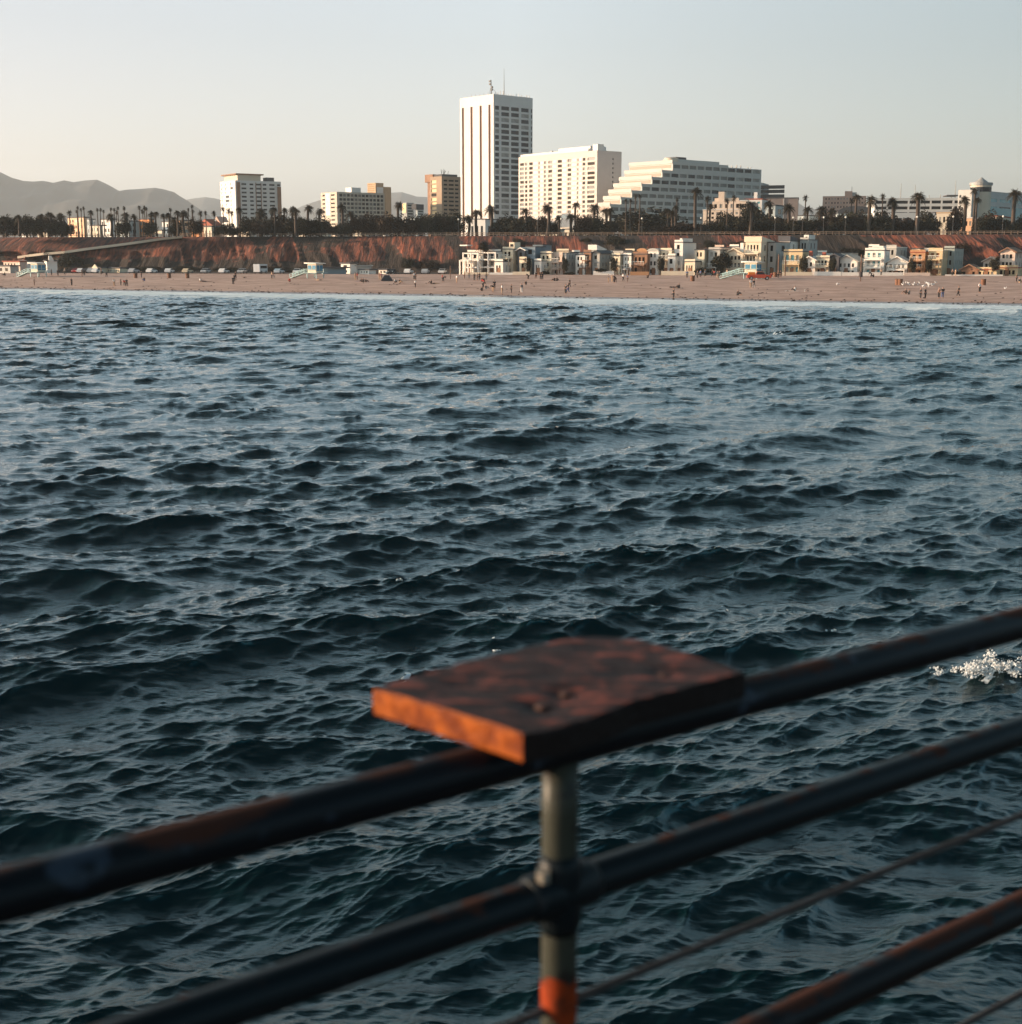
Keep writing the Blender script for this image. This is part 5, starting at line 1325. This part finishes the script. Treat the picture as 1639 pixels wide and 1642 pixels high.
# poles before the houses
pole_m = mat('pole_wood', (.16, .09, .06), .9)
for px, yt, yb_ in ((1247, 408, 440), (1257.5, 411, 437)):
    x = tanx(px, 430)*370; Y = y_back(x)-10; o = MB().tube([(0,0,-.3),(0,0,zat(yt, Y)-2.1)], .16, 8).build('pole', pole_m, None, (x, Y, 2.1)); tag(o, ('left' if px < 1250 else 'right')+' of two tall brown poles before the blank grey house', 'pole')
p = on_sand(1379.8, 451); o = empty('sand_pole', p); tag(o, 'tall thin pole with a dark barrel hanging on the sand', 'pole')
MB().tube([(0,0,-.2),(0,0,zat(408, p.y)-p.z)], .12, 8).build('pole', pole_m, o); MB().tube([(0,0,.9),(0,0,2.1)], .42, 10).build('barrel', mat('barrel_dark', (.06,.05,.05)), o)
p = on_sand(722.3, 447.5); o = MB().tube([(0,0,-.2),(0,0,zat(426, p.y)-p.z)], .09, 8).build('sand_pole', pole_m, None, p); tag(o, 'lone thin pole on the sand left of the white frame house', 'pole')

# ---------------------------------------------------------------- beach club and sheds at left
def shed(xl, xc, xr, yt, m, lab, Yo, b=.6, roofm=None, gable=False, nc=2, nf=1, cat='building', name='beach_building', over=0.4, wm=glassb):
    x_ = tanx(xc, 430)*400; Y = y_back(x_)+Yo
    B = Bld(name, lab, cat, xc, Y, b=b, xl=xl, xr=xr, zb=2.15)
    H = B.z(yt); top = H-(B.wl*.4 if gable else 0); wr = max(B.wr, 3)
    B.box(-B.wl, 0, 0, wr, -.4, top); B.face('L', -B.wl, .12, -.3, top, even(-B.wl+.3, -.3, nc, .5), [(top*(i+.3)/nf, top*(i+.75)/nf) for i in range(nf)], t=.12, m=wm, m2=curtain, p2=.3)
    if wr > 8: B.face('R', 0, wr, -.3, top, even(1, wr-1, int(wr/4), .5), [(top*.3, top*.7)], t=.12, m=glass)
    B.finish(m); w = B.wl
    if gable: B.part('roof', roofm or redtile, mbx=MB().prism([(-w-.3, top+.003), (.3, top+.003), (-w/2, H)], 'y', -.3, wr+.2))
    else: B.part('roof', roofm or darkroof, (-w-over, over, -over, wr+over, H+.003, H+.35))
    return B
shed(0,26,33,420,hpk,'cream villa with red tiled roof at the far left shore',14,roofm=redtile,nc=5,nf=2)
shed(-20,10,18,427,hg,'grey low clubhouse at the left picture edge',2,nc=3)
shed(27,38,50,419,hw_,'white small house right of the red tiled villa',16,nc=2)
shed(44,58,66,420,hpk,'house with steep red roof left of the white gabled hall',8,roofm=redtile,gable=True,nc=2)
bb = shed(66,70,83,419,hw_,'white hall with tall curved gable and chimney at left',5,nc=1,b=1.0); bb.part('bell_gable', hw_, mbx=MB().prism([(.5, bb.z(419)), (bb.wr-.5, bb.z(419)), (bb.wr*.75, bb.z(416)), (bb.wr*.5, bb.z(410)), (bb.wr*.2, bb.z(410)), (bb.wr*.15, bb.z(415))], 'x', .14, .5))
shed(20,30,50,437,hg,'long low grey awning building before the red tiled villa',-6,nc=3)
bb = shed(139,157,159,430,hc,'small cream house with a rounded gable below the bluff',12,nc=1,gable=False); bb.part('gable_front', hc, mbx=MB().prism([(-bb.wl*.75, bb.z(430)), (-bb.wl*.2, bb.z(430)), (-bb.wl*.47, bb.z(423.5))], 'y', -.5, -.13))
shed(164,187,189,430.5,hc,'long low cream shed with small openings right of the rounded gable',12,nc=8)
shed(189,191,204,431,hg,'low pale blue shed right of the long cream shed',14,nc=1,b=1.1)
bb = shed(514,517,553,430,mat('grey_blue_wall',(.20,.26,.28)),'long grey-blue building with dark overhanging roof on the sand',-6,b=1.15,nc=1,over=.9)
shed(545,559,562,423,hw_,'white two storey kiosk right of the grey-blue building',4,nc=1,nf=2)
shed(560,563,594,427,hg,'flat pale blue-grey building right of white kiosk',6,b=1.1,nc=1,roofm=hg)
shed(575,590,597,433,hw_,'low white shed before the flat pale building',-2,nc=3)
shed(606,619,624,433,hw_,'small white booth right of the low white shed',3,nc=2)

# ---------------------------------------------------------------- lifeguard huts
pale_teal = mat('pale_teal_paint', (.36, .52, .52), .7, .15, 1); hut_b = mat('hut_blue', (.06, .22, .34), .7, .2, 1)
def lifeguard(px, py, w_px, lab, flip=1, sc=1.0):
    p = on_sand(px, py); r = empty('lifeguard_hut', p, math.radians(-35)); tag(r, lab, 'lifeguard hut', 'lifeguard huts on the beach'); r.scale = (sc, sc, sc)
    for x in (-1.6, 1.6):
        for y in (-1.4, 1.4): MB().box(x-.1, x+.1, y-.1, y+.1, -.3, 1.3).build('stilt', pale_teal, r)
    MB().box(-2.4, 2.4, -2.2, 2.2, 1.303, 1.45).build('deck', pale_teal, r)
    cb = MB().box(-1.5, 1.5, -1.3, 1.3, 1.453, 3.7).build('cabin', hc, r)
    for y in (-.65, .65): MB().box(1.503, 1.56, y-.55, y+.55, 1.9, 3.3).build('shutter', hut_b, cb)
    for x in (-.75, .75): MB().box(x-.6, x+.6, -1.36, -1.303, 2.2, 3.3).build('shutter', hut_b, cb)
    MB().prism([(-2.2, 3.703), (2.0, 3.703), (2.0, 3.85), (-2.2, 4.05)], 'y', -1.9, 1.9).build('roof', hw_, r)
    ra = MB(); ra.add([(-2.4,-1.8,1.45),(-2.4,-.6,1.45),(-7.5,-.6,.05),(-7.5,-1.8,.05),(-2.4,-1.8,1.3),(-2.4,-.6,1.3),(-7.5,-.6,-.1),(-7.5,-1.8,-.1)], [(0,1,2,3),(7,6,5,4),(0,3,7,4),(1,5,6,2),(0,4,5,1),(3,2,6,7)])
    rp = ra.build('ramp', pale_teal, r); h = MB()
    for y in (-1.8, -.6):
        h.tube([(-2.4,y,2.4),(-7.5,y,1.0)], .07, 5); h.tube([(-2.4,y,1.95),(-7.5,y,.55)], .05, 5)
        for k in range(6): t = k/5; h.box(-2.4-5.1*t-.05, -2.4-5.1*t+.05, y-.05, y+.05, 1.45-1.4*t, 2.4-1.4*t)
    h.build('handrail', pale_teal, rp)
    h = MB()
    for (a_, c_) in (((-2.35,2.15),(2.35,2.15)),((2.35,-2.15),(2.35,2.15)),((-2.35,-2.15),(2.35,-2.15))):
        h.tube([(*a_,2.35),(*c_,2.35)], .05, 5); h.tube([(*a_,1.9),(*c_,1.9)], .04, 5)
    h.build('deck_railing', pale_teal, r)
lifeguard(506, 446, 24, 'blue shuttered lifeguard hut with teal ramp left of grey-blue building', sc=.95)
lifeguard(1207, 447, 24, 'lifeguard hut with long teal ramp behind the red pickup', sc=1.0)
lifeguard(62, 444, 24, 'blue lifeguard hut with pale ramp at the far left beach', sc=.95)

# ---------------------------------------------------------------- vehicles
tyre_m = mat('tyre_rubber', (.02, .02, .02), .9); rim_m = mat('rim_metal', (.35, .35, .35), .4); cglass = mat('car_glass', (.02, .025, .03), .08)
headm = mat('headlight_glass', (.7, .7, .65), .2)
def vehicle_meshes(kind):
    if kind == 'car': pf = [(-2.1,.35),(2.1,.35),(2.15,.75),(1.9,.92),(1.1,1.0),(.45,1.45),(-1.1,1.47),(-1.7,1.05),(-2.1,.98)]; gl = [(.98,1.03),(.42,1.40),(-1.05,1.42),(-1.55,1.05)]
    elif kind == 'truck': pf = [(-2.7,.45),(2.7,.45),(2.72,1.0),(2.5,1.15),(1.35,1.22),(.75,1.85),(-.55,1.87),(-.75,1.2),(-2.7,1.2)]; gl = [(1.22,1.25),(.72,1.78),(-.5,1.80),(-.62,1.25)]
    else: pf = [(-3.0,.45),(3.0,.45),(3.05,1.2),(2.9,2.7),(-3.0,2.75)]; gl = [(2.6,1.5),(2.5,2.3),(-2.4,2.3),(-2.4,1.5)]
    W_ = .9 if kind == 'car' else 1.0
    b_ = MB().prism(pf, 'y', -W_, W_).mesh('body'); bmx = bmesh.new(); bmx.from_mesh(b_); bmesh.ops.bevel(bmx, geom=bmx.edges[:], offset=.06, segments=2, affect='EDGES'); bmx.to_mesh(b_); bmx.free()
    g_ = MB().prism(gl, 'y', -W_-.012, W_+.012).mesh('window', cglass)
    wx = 1.3 if kind == 'car' else 1.75; wr = .33 if kind == 'car' else .42
    wh = MB().tube([(0,-.11,0),(0,.11,0)], wr, 16).mesh('tyre', tyre_m); ri = MB().tube([(0,-.12,0),(0,.12,0)], wr*.55, 12).mesh('rim', rim_m)
    hl = MB().box(0,.05,-.15,.15,-.08,.08).mesh('headlight', headm)
    ws = MB().prism([(gl[0][0]+.14, gl[0][1]), (gl[1][0]+.14, gl[1][1]), (gl[1][0]+.02, gl[1][1]), (gl[0][0]+.02, gl[0][1])], 'y', -W_*.85, W_*.85).mesh('windscreen', cglass)
    return b_, g_, wh, ri, hl, ws, wx, wr, W_, pf
VM = {k: vehicle_meshes(k) for k in ('car', 'truck', 'van')}
BODY = {}
def vehicle(kind, loc, rz, col, lab=None, cat='car', name='parked_car', group=None, px=None, zone_=None, desc=None):
    b_, g_, wh, ri, hl, ws, wx, wr, W_, pf = VM[kind]
    if (kind, col) not in BODY:
        c = b_.copy(); c.materials.clear(); c.materials.append(mat('paint_%s' % col[0], col[1], .35, spec=.5)); BODY[(kind, col)] = c
    r = empty(name, loc, rz); tag(r, lab, cat, group)
    bd = mobj('body', BODY[(kind, col)], r); mobj('window', g_, bd)
    if kind != 'van': mobj('windscreen', ws, bd)
    for x in (-wx, wx):
        for y in (-W_, W_):
            w = mobj('wheel', wh, r, (x, y, wr)); mobj('rim', ri, w)
    for y in (-.6, .6): mobj('headlight', hl, bd, (pf[2][0]-.01, y, .72))
    if lab is None: defer(r, px, desc, zone_)
    return r
cw = ('white', (.75, .74, .72)); cs_ = ('silver', (.42, .43, .44)); cd = ('black', (.03, .03, .035)); cr_ = ('red', (.45, .04, .03)); cbl = ('blue', (.06, .12, .25)); cb_ = ('beige', (.55, .45, .32))
p = on_sand(1217, 449); tk = vehicle('truck', p, math.radians(-6), ('orange_red', (.50, .07, .03)), 'red and orange lifeguard pickup with roof gear parked beside teal ramp', 'pickup', 'pickup_truck')
MB().box(-2.4,-.9,-.85,.85,1.22,1.75).build('cargo_box', mat('orange_box', (.75,.20,.03)), tk); MB().box(-.5,.8,-.6,.6,1.92,2.12).build('roof_rack', mat('dark_metal', (.05,.05,.05)), tk)
k = 0
for px in list(range(96, 136, 9)) + list(range(196, 480, 31)) + list(range(630, 740, 27)):
    k += 1; c = random.choice((cw, cw, cw, cs_, cs_, cd, cr_, cb_)); x = tanx(px, 437)*405; Y = y_back(x) + 3.2
    vehicle('van' if k % 13 == 0 else 'car', (x, Y, 2.22), math.radians(random.choice((78, 84, 262))), c, None, 'van' if k % 13 == 0 else 'car', 'parked_van' if k % 13 == 0 else 'parked_car', 'cars parked behind the sand', px, zone(px, ZSAND).replace('on sand', 'parked behind sand'), ('%s van' if k % 13 == 0 else 'small %s car') % c[0])
for px, c in ((1133, cw), (1146, cw), (1163, cw), (1180, cw), (1197, cw), (1209, cs_), (1376, cw), (1386, cs_), (1420, cw), (1437, cs_), (1290, cw), (1235, cs_)):
    Y = 462; vehicle('van' if c is cw and px < 1200 else 'car', (tanx(px)*Y, Y, GZ), math.radians(-11), c, None, 'van' if c is cw and px < 1200 else 'car', 'parked_van' if c is cw and px < 1200 else 'parked_car', 'vehicles parked in the shore park', px, zone(px, ZTOWN), '%s %s parked on the rim road' % (c[0], 'van' if c is cw and px < 1200 else 'car'))

# ---------------------------------------------------------------- people
def skin(name, joints, edges, m, lvl=1):
    me = bpy.data.meshes.new(name); me.from_pydata([j[0] for j in joints], edges, []); o = bpy.data.objects.new(name, me); COL.objects.link(o)
    md = o.modifiers.new('s', 'SKIN'); md.use_smooth_shade = True; md2 = o.modifiers.new('u', 'SUBSURF'); md2.levels = lvl
    for i, j in enumerate(joints):
        r = j[1]; sv = me.skin_vertices[0].data[i]; sv.radius = (r, r) if not isinstance(r, tuple) else r; sv.use_root = (i == 0)
    dg = bpy.context.evaluated_depsgraph_get(); dg.update()
    out = bpy.data.meshes.new_from_object(o.evaluated_get(dg)); out.name = name
    bpy.data.objects.remove(o); out.materials.clear(); out.materials.append(m); return out
skin_m = mat('skin', (.36, .20, .14), .6); hair_m = mat('hair', (.03, .02, .015), .7)
def pose(kind):
    J = {}
    if kind in ('stand', 'walk', 'wade'):
        s = 0 if kind == 'stand' else .26
        J = dict(pel=(0,0,.94), chest=(0,0,1.28), neck=(0,0,1.50), head=(0,.02,1.63), top=(0,.02,1.72), sL=(-.18,0,1.42), eL=(-.25,-.03-s*.5,1.14), wL=(-.25,.05-s*.6,.90), hL=(-.25,.08-s*.6,.80), sR=(.18,0,1.42), eR=(.25,-.03+s*.4,1.14), wR=(.25,.08+s*.9,.93), hR=(.25,.12+s,.84),
                 iL=(-.10,0,.88), kL=(-.11,.03+s*.7,.50), aL=(-.11,-.02+s,.09), tL=(-.12,.13+s,.04), iR=(.10,0,.88), kR=(.11,.03-s*.2,.49), aR=(.11,-.02-s,.10), tR=(.12,.13-s,.04))
    elif kind == 'bend':
        J = dict(pel=(0,-.1,.90), chest=(0,.2,1.12), neck=(0,.40,1.20), head=(0,.52,1.20), top=(0,.6,1.2), sL=(-.18,.33,1.15), eL=(-.2,.42,.86), wL=(-.18,.5,.62), hL=(-.18,.52,.52), sR=(.18,.33,1.15), eR=(.2,.42,.86), wR=(.18,.5,.62), hR=(.18,.52,.52),
                 iL=(-.12,-.1,.85), kL=(-.15,.02,.47), aL=(-.15,-.08,.08), tL=(-.15,.07,.04), iR=(.12,-.1,.85), kR=(.15,.05,.47), aR=(.15,-.05,.08), tR=(.15,.1,.04))
    elif kind == 'sit':
        J = dict(pel=(0,0,.13), chest=(0,-.06,.46), neck=(0,.02,.68), head=(0,.06,.81), top=(0,.07,.90), sL=(-.18,0,.60), eL=(-.22,.2,.42), wL=(-.14,.42,.42), hL=(-.08,.5,.42), sR=(.18,0,.60), eR=(.22,.2,.42), wR=(.14,.42,.42), hR=(.08,.5,.42),
                 iL=(-.11,.03,.13), kL=(-.15,.42,.48), aL=(-.14,.66,.10), tL=(-.14,.82,.04), iR=(.11,.03,.13), kR=(.15,.42,.48), aR=(.14,.66,.10), tR=(.14,.82,.04))
    else:
        J = dict(pel=(0,0,.12), chest=(0,-.34,.14), neck=(0,-.56,.16), head=(0,-.70,.17), top=(0,-.80,.17), sL=(-.19,-.48,.13), eL=(-.26,-.2,.09), wL=(-.25,.04,.07), hL=(-.25,.12,.07), sR=(.19,-.48,.13), eR=(.26,-.2,.09), wR=(.25,.04,.07), hR=(.25,.12,.07),
                 iL=(-.1,.06,.11), kL=(-.12,.46,.12 if kind == 'lie' else .35), aL=(-.13,.85,.07), tL=(-.14,.95,.14), iR=(.1,.06,.11), kR=(.12,.46,.12), aR=(.13,.85,.07), tR=(.14,.95,.14))
    return J
RADS = dict(pel=.125, chest=(.145,.11), neck=.055, head=.098, top=.06, sL=.062, eL=.043, wL=.030, hL=.035, iL=.085, kL=.058, aL=.040, tL=.032)
def rad_(k): return RADS.get(k, RADS.get(k[0]+'L', .05))
EDG = [('pel','chest'),('chest','neck'),('neck','head'),('head','top'),('chest','sL'),('sL','eL'),('eL','wL'),('wL','hL'),('chest','sR'),('sR','eR'),('eR','wR'),('wR','hR'),('pel','iL'),('iL','kL'),('kL','aL'),('aL','tL'),('pel','iR'),('iR','kR'),('kR','aR'),('aR','tR')]
PM = {}
def sub(J, keys, edges, name, m, grow):
    js = []
    for k in keys:
        r = rad_(k); r = tuple(q+grow for q in r) if isinstance(r, tuple) else r+grow; js.append((J[k], r))
    return skin(name, js, [(keys.index(a_), keys.index(c_)) for a_, c_ in edges], m)
for kd in ('stand', 'walk', 'bend', 'sit', 'lie'):
    J = pose(kd); keys = list(J.keys()); J2 = dict(J)
    body = sub(J, keys, EDG, 'person', skin_m, 0)
    J2['neckb'] = tuple(Vector(J['chest']).lerp(Vector(J['neck']), .7)); RADS['neckb'] = .09
    shirt = sub(J2, ['pel','chest','neckb','sL','eL','sR','eR'], [('pel','chest'),('chest','neckb'),('chest','sL'),('sL','eL'),('chest','sR'),('sR','eR')], 'shirt', skin_m, .018)
    RADS['hemL'] = .055; J2['hemL'] = tuple(Vector(J['kL']).lerp(Vector(J['aL']), .8)); J2['hemR'] = tuple(Vector(J['kR']).lerp(Vector(J['aR']), .8)); RADS['hemR'] = .055
    trou = sub(J2, ['pel','iL','kL','hemL','iR','kR','hemR'], [('pel','iL'),('iL','kL'),('kL','hemL'),('pel','iR'),('iR','kR'),('kR','hemR')], 'trousers', skin_m, .022)
    h = Vector(J['head']).lerp(Vector(J['top']), .45); hr = MB(); d_ = (Vector(J['top'])-Vector(J['head'])).normalized()
    hair = skin('hair', [(tuple(h - d_*.01 + Vector((0,-.015,0))), .105), (tuple(h + d_*.05), .085)], [(0,1)], hair_m)
    PM[kd] = (body, shirt, trou, hair)
cloth = {'black': (.02,.02,.022), 'white': (.75,.72,.68), 'red': (.45,.04,.03), 'blue': (.06,.10,.22), 'grey': (.20,.20,.20), 'pink': (.6,.25,.25), 'tan': (.42,.28,.18), 'brown': (.12,.07,.05)}
KW = {'stand': 'standing', 'walk': 'walking', 'bend': 'bending', 'sit': 'sitting', 'lie': 'lying'}
def person(px, py, kd, top='black', bot='black', rz=None, sc=1.08):
    p = on_sand(px, py); body, shirt, trou, hair = PM[kd]
    o = mobj('person', body, None, p); o.rotation_euler = (0, 0, random.uniform(0, 6.28) if rz is None else rz); o.scale = (sc,)*3
    tag(o, None, 'person', 'people on the beach')
    for nm, me, c in (('shirt', shirt, top), ('trousers', trou, bot)):
        ch = mobj(nm, me, o); ch.data = me; ch.material_slots[0].link = 'OBJECT'; ch.material_slots[0].material = mat('cloth_'+c, cloth[c], .85)
    mobj('hair', hair, o)
    defer(o, px, '%s person, %s top, %s legs,' % (KW[kd], top, bot), zone(px, ZSAND))
    return o
PEOPLE = """8 442 sit black black;55.3 458.6 stand black brown;82.7 442 stand brown black;93 443 stand black black;104 441 walk grey black;115 458.6 stand black black;131.8 444.5 stand black brown;135.4 443 walk black black;162.5 440.5 stand brown black;171 445 bend black black
183 459.5 stand white tan;194 458.6 stand black black;200 459 bend red black;203.5 460.3 walk black black;227 446.3 stand black black;231.6 450.6 sit black blue;321.5 451.5 sit white tan;326 451.6 lie black brown;378 447.6 walk brown black;376.4 452 walk black black;374 456.7 stand black black;392 445.6 lie brown black
439 448 walk brown grey;436 447.6 stand tan black;464.6 452 sit red brown;512 449.5 lie grey tan;570 449 stand tan tan;573 449.3 stand red brown;583 452.8 sit black black;586.5 453 sit black brown;580.5 452.4 sit brown black;609 449.2 walk tan tan;611.5 449.4 stand pink tan;634 453.5 sit white black;641 453.8 sit black tan
664 449 stand white black;666.8 449.2 stand black black;666 462.3 stand white black;692 455 sit black black;698 455.3 lie black tan;709.5 452.2 stand red black;711.6 452.4 bend black black;732.5 454 stand white tan;744.7 447.8 stand tan brown;752.3 447.8 stand tan grey;760.8 450.6 stand black black;765.5 450.4 stand black brown;768.8 449.7 stand brown black;773 451.3 sit black black;776 451.5 sit black red;780 449.6 stand tan grey
773 466.8 sit black black;775 462.5 bend black black;779 463.5 sit black grey;790.8 468.5 bend black tan;793 464 walk black black;805 471.3 stand white tan;820 471.5 stand black black;836.6 470.5 stand grey white;843.5 456.5 sit black brown;847 448.6 bend black black;859.6 448 walk black brown;867 449.3 stand black black;869.9 449.3 stand black black
889.5 450.6 sit black black;893 450.6 sit brown black;907 472 stand black black;911 470 walk black blue;913.5 461.5 walk black black;975.7 453.5 stand grey tan;981.5 453.6 walk tan tan;984.8 454 stand black black;987 453.6 bend black brown;999 451.5 walk white black;1006.4 453 stand blue brown;1038.6 445.6 sit brown black
1076 461.5 lie black black;1082.5 461.5 lie black brown;1089 462 sit black black;1080 479.2 stand black black;1101.7 446.2 walk blue black;1118.3 447 stand black black;1123.3 445.2 stand blue black;1130.7 444.2 stand grey black;1142 444.2 walk black black;1146.5 443.5 bend red black;1150.5 447.4 walk grey tan;1153.3 447 walk black black;1166 443.5 stand tan tan
1204 462.3 stand white tan;1208.6 463 walk black grey;1237 443.3 sit red black;1248 446.4 stand brown black;1251.5 445.8 stand black brown;1183 473.4 sit black black;1275 466.8 sit white black;1396.7 445.3 bend black black;1400.8 444.5 sit black black;1413 442.2 stand tan black;1453 471.5 sit black brown;1458 472 sit grey black
1476 479.8 stand black black;1483.6 479.8 stand black black;1505.5 478.8 stand brown black;1511.4 478.6 stand black blue;1537 476.3 walk black black;1570.8 469.6 stand white black;1630 453 stand brown black;1634.5 453.2 sit black tan;1527 442.6 stand brown black;1532 443 stand tan tan"""
for ln in PEOPLE.replace('\n', ';').split(';'):
    q = ln.split()
    if len(q) == 5: person(float(q[0]), float(q[1]), q[2], q[3], q[4])

# bins, towels, gulls
bin_m = mat('bin_orange_brown', (.17, .075, .04), .8, .2, 2)
bin_me = MB().tube([(0,0,-.05),(0,0,1.15)], [.48,.5], 12).mesh('bin_body', bin_m); lid_me = MB().tube([(0,0,1.153),(0,0,1.25)], [.52,.45], 12).mesh('lid', mat('bin_lid', (.10,.06,.04)))
for px, py in ((217.6,446),(271.4,446),(300.7,446.4),(1110.5,451),(1439,457.2),(1443.7,457.4),(1577,457.3),(1243,444.6)):
    o = empty('litter_bin', on_sand(px, py)); tag(o, None, 'bin', 'litter bins on the sand'); mobj('bin_body', bin_me, o); mobj('lid', lid_me, o); defer(o, px, 'rusty brown litter bin', zone(px, ZSAND))
gull_w = mat('gull_white', (.8, .78, .75), .7); gull_g = mat('gull_grey', (.35, .36, .38), .7)
gb = skin('gull', [((0,0,.22),.09),((0,.16,.26),.06),((0,.22,.38),.045),((0,.32,.38),.012),((0,-.25,.22),.03),((.04,0,.0),.012),((-.04,0,.0),.012)], [(0,1),(1,2),(2,3),(0,4),(0,5),(0,6)], gull_w)
gw = MB()
for s in (-1, 1): gw.add([(s*.10,.1,.27),(s*.11,-.28,.22),(s*.07,-.1,.32),(s*.125,-.05,.2)], [(0,1,2),(0,3,1),(0,2,3),(2,1,3)])
gwm = gw.mesh('wing', gull_g)
for i in range(34):
    px, py = random.uniform(1447, 1502), random.uniform(454.5, 458.5)
    if i > 24: px, py = random.choice(((1342.6,457.5),(1374,457.6),(1378,457.6),(1290,468),(1350,461),(1488,461),(1480,460.5),(1612,464),(1585,463)))[0:2]; px += random.uniform(-2, 2)
    o = mobj('gull', gb, None, on_sand(px, py)); o.rotation_euler = (0,0,random.uniform(0,6.28)); o.scale = (1.15,)*3; tag(o, None, 'gull', 'gulls resting on the sand'); mobj('wing', gwm, o)
    defer(o, px, 'white and grey gull', zone(px, ZSAND))
towel_me = MB().box(-.5,.5,-.95,.95,.0,.02).mesh('towel')
for i, (px, py, c) in enumerate(((694,455.4,'black'),(577,451.2,'blue'),(620.6,450.8,'black'),(515,449.5,'tan'),(1085,462,'grey'),(330,451.8,'brown'),(1270,467,'white'),(1545,444,'black'),(1590,452,'brown'))):
    o = mobj('beach_towel', towel_me.copy(), None, on_sand(px, py)); o.location.z += .04; o.rotation_euler = (0,0,random.random()*3); o.scale = (1.3,1.3,1); o.data.materials.append(mat('cloth_'+c, cloth[c], .9)); tag(o, None, 'towel', 'towels on the sand'); defer(o, px, '%s towel lying' % c, zone(px, ZSAND))
# kelp scraps along the tide line: countless
kp = MB(); kr = random.Random(77)
for k in range(520):
    x = kr.uniform(-150, 105); y = float(y_water(np.float64(x))) + (kr.uniform(2, 9) if k % 3 else kr.uniform(9, 60)); z = float(sand_z(np.float64(x), np.float64(y)))
    a_ = kr.uniform(.08, .35); b_ = kr.uniform(.05, .16); kp.add([(x-a_, y-b_, z), (x+a_, y-b_*.6, z), (x+a_*.7, y+b_, z), (x-a_*.8, y+b_, z), (x, y, z+.10+b_*.5)], [(0,1,4),(1,2,4),(2,3,4),(3,0,4)])
tag(kp.build('seaweed', mat('kelp', (.05, .03, .02), .8)), 'dark kelp scraps strewn along the tide line', 'seaweed', kind='stuff')
# sun shade tent near the centre
p = on_sand(620.6, 450.2); o = MB().prism([(-1.4,0),(1.4,0),(.5,1.3),(-.5,1.3)], 'y', -1, 1).build('beach_tent', mat('tent_dark', (.05,.05,.06)), None, p); tag(o, 'small dark beach tent below the brown tower side of the sand', 'tent')
flush_labels()
